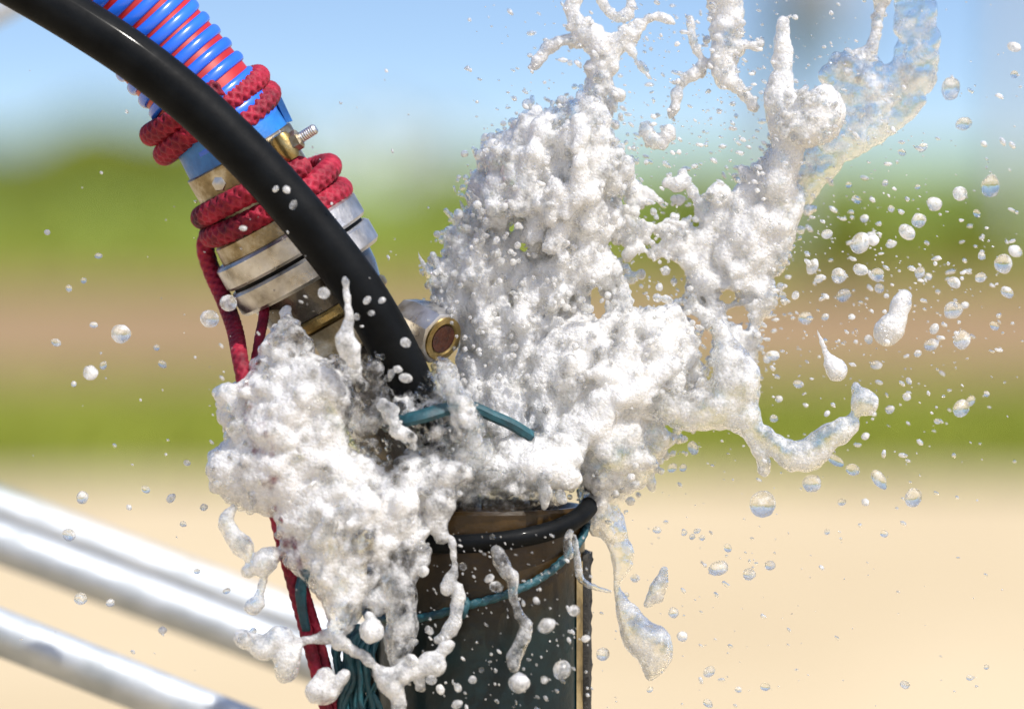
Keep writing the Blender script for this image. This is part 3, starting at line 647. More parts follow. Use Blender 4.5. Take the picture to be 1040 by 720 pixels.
splash = thing('water_splash', 'white foaming splash bursting out of the dark well pipe', 'splash', W([(500, 505, 0)])[0])
def water_part(name, F, label=None):
    v, q, wv = F.mesh(); o = mesh_from(name, W(v), None, M['water'], splash, loops4=q)
    at_ = o.data.attributes.new('foam', 'FLOAT', 'POINT'); at_.data.foreach_set('value', wv.astype(np.float32))
    if label: o['label'] = label
    return o

# --- plume: the tall column to the upper right
A_out = [(439, 300), (437, 275), (452, 262), (456, 235), (475, 230), (470, 221), (483, 208), (476, 192), (478, 182), (487, 168), (487, 152), (500, 144), (520, 133), (537, 118), (565, 113), (590, 98), (612, 100), (617, 120), (626, 150), (645, 168), (638, 190), (622, 196), (618, 210), (636, 222), (625, 235), (618, 245), (620, 262), (630, 272), (634, 290), (645, 292), (642, 312), (655, 318), (660, 302), (675, 298), (692, 312), (706, 330), (712, 355), (718, 385), (719, 402), (700, 410), (680, 428), (650, 440), (690, 440), (680, 455), (665, 462), (660, 480), (645, 490), (630, 505), (600, 510), (594, 475), (585, 480), (575, 496), (560, 500), (548, 495), (500, 500), (478, 480), (466, 455), (456, 430), (455, 402), (462, 376), (469, 352), (455, 330), (441, 312)]
B_out = [(793, 140), (780, 162), (757, 184), (745, 198), (725, 205), (712, 212), (718, 228), (705, 238), (690, 228), (680, 245), (670, 252), (690, 264), (700, 280), (702, 300), (718, 312), (728, 345), (722, 372), (740, 390), (762, 380), (768, 330), (782, 312), (784, 292), (778, 282), (797, 260), (806, 230), (815, 205), (800, 190)]
C_out = [(912, -12), (945, -12), (948, 20), (953, 50), (950, 75), (938, 105), (915, 128), (885, 147), (855, 166), (835, 190), (818, 208), (800, 218), (788, 185), (795, 158), (815, 148), (845, 132), (852, 100), (846, 84), (836, 80), (833, 62), (845, 54), (858, 60), (880, 62), (905, 70), (914, 45)]
ell = lambda x, y, a, b, t=0: [(x + a * math.cos(u) * math.cos(t) - b * math.sin(u) * math.sin(t), y + a * math.cos(u) * math.sin(t) + b * math.sin(u) * math.cos(t)) for u in np.linspace(0, 2 * math.pi, 16, endpoint=False)]
F1 = Field((425, -45, -128), (962, 700, 88), 1.5)
zA = lambda x, y: 12 * math.sin(x * .028) + 10 * math.cos(y * .021) + (y - 300) * .03
fA = lambda x, y: .92 - max(0, 190 - y) * .004 - .20 * (math.sin(x * .05 + 1) * math.sin(y * .043)) - (.25 if y > 440 else 0)
holesA = [ell(607, 308, 7, 16, .45), ell(518, 230, 4, 9), ell(531, 250, 5, 5), ell(624, 250, 5, 9)]
fill(F1, A_out, 2600, (3, 13), 48, zA, fA, holesA, k=5.5, power=1.8, flow=(505, 540), el=2.4)
fill(F1, A_out, 620, (9, 20), 38, zA, fA, holesA + [[(400, 0), (720, 0), (720, 215), (400, 215)]], grow=-3, k=7)
fill(F1, B_out, 1100, (3, 11), 26, lambda x, y: 18 - (x - 740) * .12, .88, flow=(690, 420), el=2.6, k=6, grow=3, holes=[ell(726, 262, 5, 4), ell(741, 303, 15, 6), ell(745, 320, 8, 9), ell(758, 325, 4, 10)])
fill(F1, C_out, 560, (3.5, 8), 8, lambda x, y: 26 + 8 * math.sin(x * .05) + 6 * math.cos(y * .06), .37, [ell(872, 88, 5, 3)], k=7, flow=(760, 230), el=3)
fill(F1, A_out, 260, (6, 12), 30, zA, fA, holesA + [[(400, 215), (720, 215), (720, 700), (400, 700)]], grow=-2, k=6)
# creamy rounded blob with its neck
F1.stroke([(838, 98, 14), (835, 110, 19), (828, 119, 23), (816, 125, 23), (802, 124, 18)], -12, 5, .70, .10, 4)
bubbles(F1, ell(820, 118, 32, 30), 160, (1.5, 4), -40, -26, .5)
F1.stroke([(795, 22, 5), (794, 40, 6), (796, 70, 9), (794, 98, 13), (798, 125, 17), (804, 142, 15), (795, 168, 13), (785, 190, 15)], -6, 5, .72, .14)
# arms at the top left of the plume
F1.clump([(605, 120, 14), (603, 98, 13), (608, 82, 14), (612, 66, 14), (614, 50, 14), (600, 34, 13), (585, 20, 9), (578, 5, 7), (590, -8, 7)], 4, 4, 0.68)
F1.clump([(545, 66, 8), (552, 52, 7), (570, 42, 6), (590, 42, 8), (612, 44, 13), (634, 40, 12), (646, 30, 9), (660, 18, 6), (676, 18, 4), (684, 24, 3)], 6, 4, 0.68)
F1.clump([(605, -10, 5), (615, 8, 5), (628, 18, 7), (640, 8, 6), (636, -10, 5)], 8, 4, 0.68)
F1.clump([(640, 50, 9), (645, 60, 4), (655, 72, 5)], 2, 3, 0.38)
F1.clump([(700, 18, 4), (703, 40, 4.5), (710, 55, 4), (716, 66, 6), (706, 74, 7), (694, 82, 5), (688, 95, 6), (684, 110, 5), (680, 120, 3)], 10, 3, 0.58)
F1.clump([(655, 128, 6), (660, 140, 8), (672, 146, 7), (680, 130, 5), (685, 140, 4)], 8, 3, 0.58)
F1.clump([(744, -10, 14), (742, 12, 12), (738, 35, 13), (732, 55, 14), (735, 75, 14), (748, 88, 8), (760, 100, 6), (768, 112, 5)], 4, 4, 0.66)
F1.clump([(728, -10, 12), (730, 20, 10), (735, 50, 12)], 8, 4, 0.68)
F1.clump([(742, 48, 8), (758, 46, 6), (770, 48, 7), (773, 38, 4)], 2, 3, 0.63)
F1.clump([(896, -10, 10), (893, 15, 6), (889, 35, 5), (886, 50, 7), (872, 66, 13), (852, 66, 12), (846, 76, 10)], 22, 5, 0.48)
F1.clump([(865, 75, 16), (880, 85, 15), (860, 95, 12)], 26, 6, 0.43)
# windows torn through the water between the two columns
for hx, hy, ha, hb in ((668, 214, 24, 13), (646, 206, 10, 10), (690, 226, 10, 8), (668, 284, 27, 25), (652, 268, 14, 14), (690, 290, 10, 14), (627, 250, 7, 11), (718, 350, 7, 20), (713, 330, 7, 12), (722, 376, 6, 10), (742, 302, 19, 6), (745, 319, 9, 10), (758, 326, 4, 11), (608, 308, 6, 15), (519, 231, 4, 9), (531, 251, 5, 5)):
    for _ in range(4): F1.carve((hx + rng.normal(0, ha * .18), hy + rng.normal(0, hb * .18), 0), (ha * rng.uniform(.85, 1.25), hb * rng.uniform(.85, 1.25), 400))
# web between the two columns
F1.stroke([(628, 178, 10), (645, 198, 6), (660, 214, 6), (674, 230, 7), (690, 244, 12)], 14, 3, .75)
F1.stroke([(640, 205, 4), (652, 232, 9), (640, 246, 5), (630, 236, 7)], 6, 3, .75)
F1.stroke([(694, 176, 4), (702, 192, 4), (710, 208, 6), (720, 220, 10)], 16, 3, .7)
F1.stroke([(680, 187, 6), (690, 188, 7), (698, 184, 5)], 12, 3, .8)
F1.stroke([(752, 172, 6), (760, 178, 7), (770, 186, 8)], 8, 3, .85)
F1.stroke([(730, 195, 10)], 4, 3, .85)
F1.stroke([(660, 262, 6), (675, 250, 6), (690, 250, 9)], 6, 3, .85)
F1.stroke([(683, 272, 8), (679, 284, 9), (686, 278, 7)], -4, 2, .85)
F1.stroke([(636, 258, 4), (646, 250, 6), (656, 256, 4)], -6, 2, .8)
F1.stroke([(718, 330, 5), (712, 316, 6), (700, 312, 8)], 4, 3, .8)
F1.stroke([(716, 352, 6), (722, 368, 5), (728, 362, 4)], 4, 3, .75)
F1.stroke([(722, 300, 8), (735, 310, 6), (748, 305, 4), (760, 303, 6), (770, 310, 9)], 14, 3, .7)
# the grey glassy arm hanging to the right
F1.stroke([(605, 412, 12), (632, 414, 13), (660, 408, 14), (690, 416, 15), (716, 416, 18), (740, 404, 22), (748, 388, 20), (742, 368, 15), (732, 348, 11), (726, 330, 9)], -38, 6, .42, .08)
F1.stroke([(752, 420, 18), (762, 432, 12), (776, 444, 9), (790, 454, 9), (806, 461, 13), (822, 462, 14), (834, 450, 13), (848, 440, 12), (858, 434, 11), (864, 428, 6), (868, 420, 2.6), (875, 410, 9), (880, 409, 10), (872, 397, 5), (869, 392, 3)], -40, 5, .40, .06)
F1.stroke([(758, 430, 10), (766, 446, 7), (772, 462, 7), (776, 476, 5), (777, 482, 1.5)], -40, 3, .4, .1)
F1.stroke([(610, 358, 7), (608, 370, 4), (616, 390, 4), (624, 408, 6)], -52, 3, .4, .05)
# curtain falling off the right side of the pipe
E_out = [(594, 440), (640, 430), (672, 432), (684, 448), (666, 462), (660, 480), (645, 490), (630, 505), (627, 520), (635, 545), (642, 568), (640, 578), (628, 578), (622, 558), (612, 541), (606, 545), (598, 535), (592, 515), (592, 480)]
fill(F1, E_out, 620, (3, 11), 34, lambda x, y: -14, lambda x, y: .60 - (y - 440) * .0024, k=6, flow=(610, 380), el=2.5)
F1.stroke([(634, 562, 9), (630, 578, 7), (626, 592, 3), (629, 604, 4), (636, 622, 10), (648, 640, 15), (660, 656, 18), (664, 670, 14), (662, 684, 6)], -16, 4, .30, .05)
F1.stroke([(657, 470, 4), (660, 485, 5), (662, 496, 4)], -10, 2, .4)
# crest in front of the pipe mouth
F1.stroke([(470, 470, 10), (500, 478, 13), (530, 470, 12), (560, 478, 14), (582, 486, 8)], -84, 4, .85, .3, 4)
fill(F1, [(470, 455), (505, 445), (560, 440), (594, 450), (590, 478), (575, 495), (555, 498), (545, 488), (520, 480), (490, 498), (470, 500)], 520, (2.5, 9), 30, -70, .85, k=4)
F1.stroke([(552, 485, 7), (554, 505, 5), (553, 515, 4)], -104, 3, .5, .1)
F1.stroke([(569, 500, 4), (570, 508, 5)], -98, 2, .3, .1)
# spikes and ligaments thrown off the rim of the plume
def spikes(F, poly, n, c, zr, ln, rr, foam):
    A = np.asarray(poly, float); B2 = np.roll(A, -1, 0); L = np.linalg.norm(B2 - A, axis=1); cum = np.cumsum(L) / L.sum()
    for _ in range(n):
        i = int(np.searchsorted(cum, rng.random())); t = rng.random(); p = A[i] + (B2[i] - A[i]) * t
        u = p - np.array(c); u /= np.linalg.norm(u); u += rng.normal(0, .45, 2); l = rng.uniform(*ln) * rng.random(); r0 = rng.uniform(*rr); z = rng.uniform(*zr)
        pts = [(p[0] - u[0] * 6, p[1] - u[1] * 6, r0 * 1.4, z), (p[0] + u[0] * l * .5, p[1] + u[1] * l * .5, r0 * .55, z), (p[0] + u[0] * l, p[1] + u[1] * l, r0 * rng.uniform(.5, 1.1), z)]
        F.stroke(pts, z, 3, foam, .15, 4)
spikes(F1, A_out[:17], 90, (560, 420), (-30, 35), (6, 26), (1.4, 4), .4)
spikes(F1, B_out, 40, (740, 330), (0, 35), (5, 18), (1.3, 3.5), .4)
for _ in range(11):   # web across the gap between the columns
    x0, y0 = rng.uniform(605, 640), rng.uniform(165, 300); x1, y1 = rng.uniform(655, 705), y0 + rng.uniform(10, 60)
    xm, ym = (x0 + x1) / 2, (y0 + y1) / 2 + rng.normal(0, 9); z = rng.uniform(-20, 30); e = rng.uniform(.35, 1)
    F1.stroke([(x0, y0, rng.uniform(3, 6)), (x0 + (xm - x0) * e, y0 + (ym - y0) * e, rng.uniform(1.2, 3)), (x0 + (x1 - x0) * e, y0 + (y1 - y0) * e, rng.uniform(2, 6))], z, 3, .72, .25, 4)
# loose beads crowding the edges and the gap
def beads(F, poly, n, reach, rr, zr, foam):
    A = np.asarray(poly, float); P = rng.uniform(A.min(0) - reach, A.max(0) + reach, (n * 14, 2)); d = seg_dist(P, A)
    P = P[(d < 1) & (d > -reach * rng.random(len(d)) ** 1.6)][:n]
    for x, y in P:
        r = rr[0] + (rr[1] - rr[0]) * rng.random() ** 2.2; q = comp(x, y, rng.uniform(*zr)); F.capsule(q, q, r, r, 1.6, foam)
beads(F1, A_out, 420, 20, (1.6, 5.5), (-40, 45), .38)
beads(F1, B_out, 260, 18, (1.6, 5.0), (-10, 40), .38)
for _ in range(75):
    x, y = rng.uniform(615, 705), rng.uniform(200, 320); r = 1.2 + 5.5 * rng.random() ** 3.2; q = comp(x, y, rng.uniform(-30, 35)); F1.capsule(q, q, r, r, 2, .7)
for hx, hy, ha, hb in ((668, 216, 20, 10), (666, 284, 25, 22), (652, 270, 10, 10), (690, 292, 8, 12), (718, 352, 6, 18), (742, 303, 15, 5)):
    for _ in range(3): F1.carve((hx + rng.normal(0, ha * .2), hy + rng.normal(0, hb * .2), 0), (ha * rng.uniform(.7, 1.05), hb * rng.uniform(.7, 1.05), 400))
for _ in range(46):
    x, y = rng.uniform(640, 702), rng.uniform(205, 312); r = 1.1 + 5.5 * rng.random() ** 3; q = comp(x, y, rng.uniform(-25, 30)); F1.capsule(q, q, r, r, 2, .55)
bubbles(F1, A_out, 700, (1.6, 4.2), -62, -20, .55)
F1.relief([(15, 3.0, .4), (6.5, 2.2, .25), (3.2, 1.7, .12)], 100, (.25, -.97), 1.9)
water_part('plume', F1)
del F1

# --- the near lobe spilling over the left of the pipe
L_out = [(292, 318), (302, 328), (316, 348), (318, 362), (332, 366), (346, 372), (358, 400), (352, 430), (350, 452), (368, 474), (400, 476), (440, 462), (470, 470), (480, 490), (470, 507), (446, 506), (436, 530), (424, 548), (402, 560), (390, 590), (372, 612), (356, 642), (342, 650), (334, 630), (325, 602), (300, 582), (291, 570), (287, 548), (284, 526), (265, 521), (240, 516), (222, 501), (211, 480), (215, 460), (232, 446), (228, 430), (220, 400), (223, 391), (236, 393), (250, 385), (262, 366), (271, 345), (285, 326)]
K_out = [(322, 362), (332, 366), (346, 352), (366, 366), (384, 352), (398, 372), (420, 400), (444, 362), (458, 368), (476, 400), (490, 430), (500, 458), (480, 490), (430, 500), (390, 482), (350, 450)]
F2 = Field((198, 270, -190), (515, 724, -10), 1.45)
zL = lambda x, y: -96 - 22 * math.sin((x - 210) * .012) + (8 if y < 380 else 0) - max(0, y - 500) * .10
fL = lambda x, y: .76 - (.30 if (y > 540) else 0) - (.25 if 330 < x < 420 and y < 500 else 0) - .12 * math.sin(x * .06) * math.sin(y * .05)
fill(F2, L_out, 2300, (2.8, 10.5), 36, zL, fL, [ell(375, 585, 7, 15, .5)], k=4.5, power=1.9, flow=(420, 430), el=2.0)
fill(F2, L_out, 380, (9, 18), 26, zL, fL, grow=-3, k=8)
fill(F2, K_out, 620, (2.5, 10), 24, lambda x, y: -104, lambda x, y: .24 + .4 * (rng.random() < .4), [ell(345, 350, 16, 12), ell(405, 380, 16, 20), ell(395, 450, 22, 18)], k=5)
F2.stroke([(293, 345, 8), (291, 330, 6), (289, 318, 4), (292, 314, 3.5)], -100, 3, .8, .1)
F2.stroke([(350, 284, 3), (352, 300, 3), (355, 320, 3.5), (353, 332, 5), (350, 345, 9), (356, 360, 8), (361, 371, 3)], -158, 4, .62, .08)
F2.stroke([(226, 470, 13), (232, 480, 15), (244, 492, 15)], -118, 6, .75, .1)
F2.stroke([(228, 398, 8), (238, 410, 10), (240, 430, 12)], -112, 5, .8, .15)
F2.clump([(452, 384, 9), (462, 398, 11), (468, 414, 12), (474, 430, 12), (482, 446, 11)], -132, 4, .38)
F2.clump([(388, 410, 7), (398, 424, 8), (405, 438, 8), (420, 446, 8)], -146, 3, .5)
# drips left of the lobe
F2.stroke([(238, 516, 5), (230, 528, 7), (236, 545, 9), (248, 556, 8), (253, 570, 4), (254, 580, 6), (262, 574, 9), (270, 568, 13), (284, 562, 5), (296, 552, 5)], -126, 3, .42, .12)
F2.stroke([(270, 584, 3), (266, 596, 3.5), (262, 606, 4), (259, 614, 10)], -126, 3, .4, .08)
F2.stroke([(248, 646, 9), (258, 652, 8), (270, 656, 11), (284, 644, 8), (290, 658, 12), (293, 676, 12), (288, 684, 8)], -136, 4, .5, .12)
F2.stroke([(290, 650, 6), (306, 650, 3.5), (322, 648, 4), (336, 646, 8), (348, 634, 9), (352, 618, 11)], -134, 3, .55, .15)
F2.stroke([(330, 690, 10), (324, 700, 11), (334, 706, 7), (346, 690, 6), (350, 684, 5)], -138, 3, .6, .12)
F2.stroke([(346, 652, 8), (358, 660, 5), (372, 668, 5), (384, 680, 5), (396, 692, 12), (404, 706, 7), (406, 726, 5)], -140, 4, .55, .1)
F2.stroke([(398, 690, 10), (414, 682, 9), (428, 676, 8), (440, 672, 10), (447, 664, 4), (452, 658, 6), (458, 654, 4)], -140, 3, .6, .18)
F2.stroke([(424, 684, 5), (426, 698, 5)], -140, 2, .5, .1)
F2.stroke([(377, 643, 12)], -146, 2, .7, 0)
F2.stroke([(377, 632, 4), (376, 626, 5)], -146, 2, .6, 0)
# curtain on the pipe front
F2.stroke([(396, 545, 12), (400, 570, 14), (404, 595, 15), (406, 620, 13), (408, 645, 14), (405, 664, 9), (403, 680, 4), (402, 690, 3)], -128, 5, .38, .1)
F2.stroke([(430, 560, 12), (422, 575, 9), (412, 590, 8)], -126, 4, .4, .15)
F2.stroke([(360, 598, 8), (376, 610, 7), (384, 604, 7), (392, 596, 6), (384, 620, 7)], -132, 3, .6, .2)
F2.stroke([(448, 505, 14), (446, 520, 13), (444, 534, 10), (448, 546, 7)], -122, 5, .55, .12)
F2.stroke([(430, 540, 7), (410, 552, 8), (418, 548, 6)], -128, 3, .7, .2)
F2.stroke([(458, 545, 2), (460, 560, 3), (462, 580, 3.5), (455, 590, 5), (453, 598, 6), (462, 594, 3), (467, 602, 5.5), (464, 618, 5), (461, 634, 7), (452, 645, 5), (444, 650, 4)], -124, 3, .62, .15, 4)
F2.stroke([(452, 660, 4), (458, 652, 3)], -124, 2, .5)
F2.stroke([(360, 470, 10), (382, 488, 10), (400, 494, 9), (420, 490, 9), (444, 484, 10), (470, 480, 9)], -126, 5, .7, .25, 4)
bubbles(F2, L_out, 800, (1.6, 4.4), -140, -112, .35)
bubbles(F2, K_out, 200, (2.0, 4.6), -128, -110, .15)
F2.relief([(13, 2.6, .35), (6.2, 2.2, .2), (3.0, 1.5, .10)], 200, (-.5, .85), 1.6)
water_part('spill_lobe', F2)
del F2

# --- sheet and dribbles on the front of the pipe
F3 = Field((455, 455, -160), (625, 705, -20), 1.3)
fill(F3, [(462, 488), (480, 482), (520, 480), (548, 484), (560, 496), (572, 502), (566, 514), (530, 514), (490, 514), (466, 513)], 260, (4, 9), 10, lambda x, y: -math.sqrt(max(100, 108 ** 2 - (x - PX) ** 2)) + 3, .30, k=8)
F3.stroke([(503, 558, 5), (508, 572, 7), (514, 582, 6), (520, 586, 5.5), (520, 600, 4), (524, 614, 3.2), (528, 626, 4), (534, 634, 5.5), (533, 644, 5.5), (527, 656, 6), (523, 668, 6.5), (522, 678, 5)], -122, 4, .36, .06, 4)
F3.stroke([(578, 540, 3), (576, 552, 3.5), (577, 564, 5)], -104, 3, .3, .05, 3)
F3.stroke([(583, 545, 2.5), (586, 565, 2.5), (588, 582, 3), (594, 592, 2.5), (606, 597, 1.8), (620, 601, 1.5)], -92, 3, .3, .1, 3)
F3.relief([(14, 1.0, .5), (5, .4, .3)], 300)
water_part('rim_sheet', F3)
del F3

# ------------------------------------------------------------------ loose drops
def ico(sub=3):
    t = (1 + 5 ** .5) / 2
    v = np.array([(-1, t, 0), (1, t, 0), (-1, -t, 0), (1, -t, 0), (0, -1, t), (0, 1, t), (0, -1, -t), (0, 1, -t), (t, 0, -1), (t, 0, 1), (-t, 0, -1), (-t, 0, 1)], float)
    f = [(0, 11, 5), (0, 5, 1), (0, 1, 7), (0, 7, 10), (0, 10, 11), (1, 5, 9), (5, 11, 4), (11, 10, 2), (10, 7, 6), (7, 1, 8), (3, 9, 4), (3, 4, 2), (3, 2, 6), (3, 6, 8), (3, 8, 9), (4, 9, 5), (2, 4, 11), (6, 2, 10), (8, 6, 7), (9, 8, 1)]
    v = [x / np.linalg.norm(x) for x in v]
    for _ in range(sub):
        c, g = {}, []
        def mid(a, b):
            key = (min(a, b), max(a, b))
            if key not in c: m = v[a] + v[b]; v.append(m / np.linalg.norm(m)); c[key] = len(v) - 1
            return c[key]
        for a, b, d in f:
            x, y, z = mid(a, b), mid(b, d), mid(d, a); g += [(a, x, z), (b, y, x), (d, z, y), (x, y, z)]
        f = g
    return np.array(v), np.array(f)
IV, IF = ico(3)
def drop_mesh(seed, m, amp):
    L = Lattice(seed, 16); d = 1 + amp * (L(IV * 1.3 + 5) - .5) * 2 + amp * .5 * (L(IV * 2.9 + 3) - .5) * 2
    me = bpy.data.meshes.new('droplet'); me.from_pydata((IV * d[:, None]).tolist(), [], IF.tolist()); me.polygons.foreach_set('use_smooth', np.ones(len(IF), bool)); me.materials.append(m); return me
DM = {c: [drop_mesh(400 + i + 10 * q, M[c], .10) for i in range(4)] for q, c in enumerate(('drop', 'clear_drop', 'white_drop'))}
def droplet(x, y, r, label, group, z=0, asp=1.0, ang=0.0, c='drop'):
    me = DM[c][random.randrange(4)]; o = bpy.data.objects.new('droplet', me); C.objects.link(o)
    o.location = W([comp(x, y, z)])[0]; o.scale = (r * K * asp, r * K, r * K); o.rotation_euler = (0, -ang, 0)
    return tag(o, label, 'droplet', group)
# distinctive ones, each with its own description
SPECIAL = [
    (774, 512, 13.5, 'largest round drop, alone under the grey arm of water', -38, 1.0, .3, 'clear_drop'),
    (825, 491, 9.0, 'round blue drop below the tip of the grey water arm', -30, 1.05, .2, 'clear_drop'),
    (928, 505, 8.5, 'oval blue drop over the sand farthest right below the green strip', -20, 1.15, 1.2, 'clear_drop'),
    (893, 487, 6.5, 'narrow tilted blue drop over the sand between two rounder drops', -10, 1.7, -1.0, 'clear_drop'),
    (848, 467, 5.0, 'small elongated drop just under the lumpy end of the grey arm', -36, 2.0, -.6, 'clear_drop'),
    (976, 415, 8.0, 'blue oval drop with a tiny companion over the olive strip at right', -10, 1.2, .9, 'clear_drop'),
    (977, 345, 8.5, 'round white-rimmed drop over the brown field at right', 0, 1.15, 1.0, 'drop'),
    (968, 315, 8.5, 'white drop with a bulge over the brown field near the right edge', 4, 1.15, .3, 'drop'),
    (1019, 268, 9.0, 'blue lumpy drop over the yellow green bush at the right edge', 6, 1.1, 1.4, 'drop'),
    (874, 247, 9.5, 'largest white drop over the olive bush, touching a smaller one', -8, 1.2, 1.1, 'white_drop'),
    (887, 244, 5.8, 'smaller white drop touching the big one over the olive bush', -10, 1.0, 0, 'white_drop'),
    (966, 90, 9.5, 'grey see-through drop in the blue sky beside the water curtain', 30, 1.25, 1.4, 'clear_drop'),
    (1006, 189, 9.5, 'ring-like bubbly drop in the sky near the right edge', 20, 1.2, 1.4, 'clear_drop'),
    (979, 126, 7.0, 'grey see-through drop in the sky below a larger grey one', 30, 1.2, .3, 'clear_drop'),
    (975, 197, 7.5, 'white round drop low in the sky right of the splash', 0, 1.0, 0, 'white_drop'),
    (933, 224, 7.5, 'bright white drop between the two right-hand bushes', -4, 1.0, .4, 'white_drop'),
    (891, 279, 7.0, 'round white drop straight below the olive bush', -4, 1.0, 0, 'drop'),
    (527, 693, 10.5, 'big white drop falling in front of the pipe at its lower middle', -150, 1.0, 0, 'white_drop'),
    (571, 680, 9.0, 'round white drop in front of the pipe near its right edge', -150, 1.1, 1.4, 'white_drop'),
    (555, 635, 7.5, 'soft white oval drop in front of the dark pipe', -175, 1.2, .5, 'white_drop'),
    (583, 620, 6.0, 'small white drop beside the pipe edge under the thin strand', -130, 1.0, .3, 'white_drop'),
    (612, 664, 6.8, 'round blue drop just right of the pipe over the sand', -40, 1.0, 0, 'clear_drop'),
    (213, 324, 9.0, 'white drop hanging in the air left of the metal collars', -90, 1.05, 0, 'white_drop'),
    (232, 308, 8.5, 'white drop overlapping the lower metal collar at its left end', -110, 1.0, 0, 'white_drop'),
    (123, 339, 9.5, 'largest white drop in the air far left of the coupling', -70, 1.0, 0, 'white_drop'),
    (92, 379, 7.5, 'white drop low left of the largest left-hand drop', -70, 1.0, 0, 'white_drop'),
    (84, 505, 6.0, 'clear drop just above the upper galvanised tube', -60, 1.1, 1.2, 'clear_drop'),
    (82, 608, 6.5, 'clear drop in front of the middle galvanised tube at left', -60, 1.0, 0, 'clear_drop'),
    (329, 298, 6.0, 'white drop in front of the wet barrel under the collars', -150, 1.0, 0, 'white_drop'),
    (730, 577, 7.5, 'oval blue drop over the sand right of the falling tail of water', -20, 1.35, .3, 'clear_drop'),
    (761, 583, 6.3, 'round blue drop over the sand, second right of the falling tail', -20, 1.0, 0, 'clear_drop'),
]
for x, y, r, lb, z, asp, ang, c in SPECIAL: droplet(x, y, r, lb, 'water drops in the air', z, asp, ang, c)
# two joined shapes: long drops
def long_drop(rows, z, foam, label, jit=.05):
    P = np.array([p[:2] for p in rows]); R = max(p[2] for p in rows) + 8
    F = Field((P[:, 0].min() - R, P[:, 1].min() - R, z - R), (P[:, 0].max() + R, P[:, 1].max() + R, z + R), 1.0)
    F.stroke(rows, z, 3, foam, jit, 3); F.relief([(9, 1.2, .6), (4, .6, .4)], 500 + int(P[0, 0]))
    v, q, wv = F.mesh(); o = mesh_from('droplet', W(v), None, M['water'], loops4=q)
    a = o.data.attributes.new('foam', 'FLOAT', 'POINT'); a.data.foreach_set('value', wv.astype(np.float32)); return tag(o, label, 'droplet', 'water drops in the air')
long_drop([(918, 302, 8), (914, 314, 9), (911, 324, 9), (905, 334, 13), (898, 337, 11)], -10, .7, 'peanut-shaped white drop over the brown field right of the splash')
long_drop([(830, 336, .9), (835, 348, 1.6), (839, 358, 2.4), (843, 366, 5), (849, 377, 11.5)], -30, .6, 'white drop with a long thin tail above the grey water arm')
long_drop([(675, 578, 3), (673, 588, 5), (669, 598, 8), (662, 608, 6), (657, 613, 3)], -20, .3, 'curved blue sliver of water right of the falling tail')
long_drop([(258, 640, 3), (250, 652, 2)], -60, .4, 'tiny curved drop in front of the galvanised tubes')
# ordinary traced drops: (x, y, r)
SKYG = [(878, 222, 4), (870, 203, 4), (921, 236, 7), (949, 207, 6.5), (992, 217, 4), (937, 150, 4), (916, 155, 3.5), (1030, 48, 5), (1030, 76, 4), (913, 100, 3), (895, 88, 3), (862, 188, 3), (899, 186, 3), (932, 190, 2.6), (905, 212, 3.4)]
FIELD = [(840, 238, 5), (825, 271, 6), (832, 283, 4), (852, 280, 8), (874, 274, 6), (893, 293, 5), (934, 277, 6), (943, 281, 4), (969, 287, 6), (997, 260, 4), (996, 282, 5), (1031, 255, 6), (905, 248, 4.5), (857, 300, 6), (949, 334, 5), (946, 350, 6), (890, 371, 5), (1010, 331, 4), (980, 310, 4), (1023, 297, 5), (838, 322, 4), (932, 359, 4), (865, 322, 3), (882, 345, 4), (808, 300, 4), (818, 323, 7), (785, 361, 5), (779, 365, 4), (811, 390, 4), (795, 300, 3.5), (770, 340, 3)]
VERGE = [(923, 387, 3), (921, 403, 4), (904, 416, 4), (986, 407, 4), (879, 443, 4), (791, 405, 4), (767, 391, 5), (786, 425, 4), (952, 428, 3), (1002, 400, 3), (840, 420, 3)]
SAND = [(866, 477, 6.5), (879, 510, 4), (855, 510, 4), (782, 574, 5), (684, 622, 5), (693, 646, 5), (720, 682, 5), (719, 714, 4), (777, 697, 4), (667, 538, 4), (695, 541, 3), (703, 545, 3), (708, 539, 3), (713, 546, 3), (739, 556, 4), (683, 475, 5), (694, 475, 4), (704, 455, 5), (820, 470, 3), (660, 700, 3), (645, 587, 4), (636, 604, 3), (898, 542, 4), (840, 540, 3), (985, 688, 3), (919, 695, 4), (1002, 677, 3), (750, 700, 3)]
LEFT = [(48, 236, 3), (105, 371, 4), (159, 353, 3), (57, 348, 4), (75, 390, 3), (112, 612, 4), (70, 543, 6), (148, 497, 4), (174, 506, 4), (186, 532, 3), (131, 515, 3), (100, 260, 3), (85, 285, 3), (70, 293, 3), (95, 330, 3), (165, 370, 4), (207, 515, 4), (190, 470, 3), (200, 580, 3), (165, 640, 4), (230, 600, 3)]
HOSE = [(412, 348, 5), (412, 384, 5), (404, 375, 4), (280, 192, 3), (291, 193, 3.5), (298, 208, 4), (247, 232, 3), (373, 305, 4), (377, 318, 3), (362, 322, 3), (388, 305, 3)]
PIPE = [(497, 587, 4), (504, 596, 5.5), (470, 575, 4), (480, 690, 4), (447, 700, 4), (465, 698, 3.5), (464, 715, 5), (489, 680, 3), (418, 670, 6), (436, 640, 4), (553, 690, 4), (545, 610, 3), (595, 648, 3.5), (430, 580, 5), (415, 600, 4), (500, 545, 3), (420, 652, 4), (438, 690, 5)]
def many(L, label, group, z0, z1, cs):
    for x, y, r in L: droplet(x, y, r * random.uniform(.9, 1.05), label, group, random.uniform(z0, z1), random.uniform(1, 1.45), random.uniform(-1.2, 1.2), random.choice(cs))
many(SKYG, 'small drop in the air right of the splash against the pale sky', 'drops against the sky', -20, 40, ('drop', 'clear_drop', 'white_drop'))
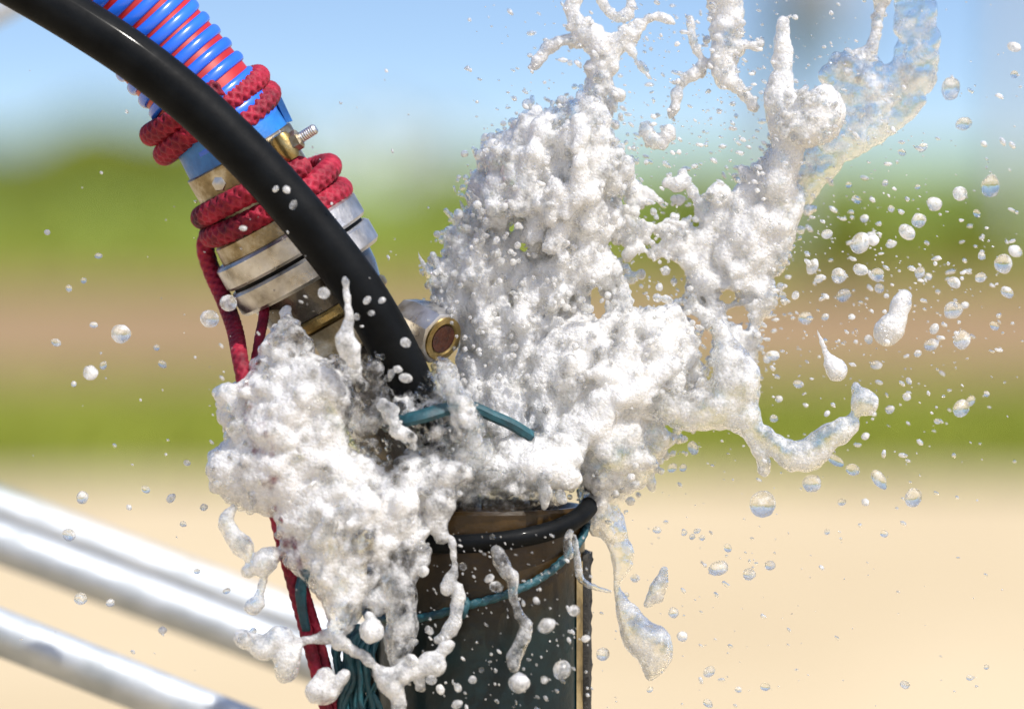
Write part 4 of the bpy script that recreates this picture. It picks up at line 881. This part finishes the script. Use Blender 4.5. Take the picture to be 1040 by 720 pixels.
many(FIELD, 'small drop in the air right of the splash against the brown field', 'drops against the field', -40, 40, ('drop', 'white_drop', 'white_drop'))
many(VERGE, 'small drop in the air right of the splash against the green strip', 'drops against the green strip', -40, 30, ('drop', 'white_drop'))
many(SAND, 'small clear drop in the air right of the pipe against the sand', 'drops against the sand', -50, 20, ('clear_drop', 'clear_drop', 'drop'))
many(LEFT, 'small drop in the air left of the coupling and splash', 'drops on the left', -80, -20, ('drop', 'clear_drop', 'white_drop'))
many(HOSE, 'small white drop in front of the black hose and coupling', 'drops before the hose', -170, -152, ('white_drop', 'drop'))
many(PIPE, 'small white drop in front of the dark wet pipe', 'drops before the pipe', -160, -128, ('white_drop', 'drop'))

# fine spray: too many to count
SV, SF = ico(1)
def spray(name, n, xr, yr, zr, rr, keep, label, c, seed, ang0):
    r = np.random.default_rng(seed); V, F, b = [], [], 0
    while len(V) < n:
        x, y = r.uniform(*xr), r.uniform(*yr)
        if r.random() > keep(x, y): continue
        rad = (rr[0] + (rr[1] - rr[0]) * r.random() ** 3); st = r.uniform(1, 2.3); a = ang0 + r.normal(0, .35)
        v = SV * rad * (1 + .12 * r.normal(size=(len(SV), 1))); v = v * [st, 1, 1]
        v = np.c_[v[:, 0] * math.cos(a) - v[:, 1] * math.sin(a), v[:, 0] * math.sin(a) + v[:, 1] * math.cos(a), v[:, 2]]
        V.append(v + np.array(comp(x, y, r.uniform(*zr)))); F.append(SF + b); b += len(SV)
    o = mesh_from(name, W(np.vstack(V)), None, M[c], loops4=np.vstack(F)[:, ::-1]); o['kind'] = 'stuff'; return tag(o, label, 'spray')
g = lambda x, y, cx_, cy_, sx_, sy_: math.exp(-((x - cx_) / sx_) ** 2 - ((y - cy_) / sy_) ** 2)
spray('fine_spray', 1900, (470, 1060), (-20, 470), (-70, 70), (.55, 2.6), lambda x, y: min(1, .9 * g(x, y, 690, 130, 150, 160) + .55 * g(x, y, 860, 290, 170, 130) + .06), 'fine spray of tiny droplets filling the air around the right-hand splash', 'white_drop', 21, .45)
spray('pipe_spray', 260, (400, 600), (540, 725), (-150, -125), (.5, 1.9), lambda x, y: 1, 'fine streaks of spray falling in front of the dark pipe', 'white_drop', 22, .9)
spray('sand_spray', 200, (600, 1050), (440, 725), (-60, 40), (.5, 2.2), lambda x, y: g(x, y, 680, 560, 170, 160) + .2, 'sparse fine droplets in the air over the sand', 'drop', 23, .5)
spray('left_spray', 150, (20, 460), (60, 700), (-150, -60), (.5, 1.8), lambda x, y: g(x, y, 330, 330, 160, 170) + .15, 'sparse fine droplets in the air around the coupling and left lobe', 'white_drop', 24, .7)

for o in bpy.data.objects:
    if '_o' in o: del o['_o']
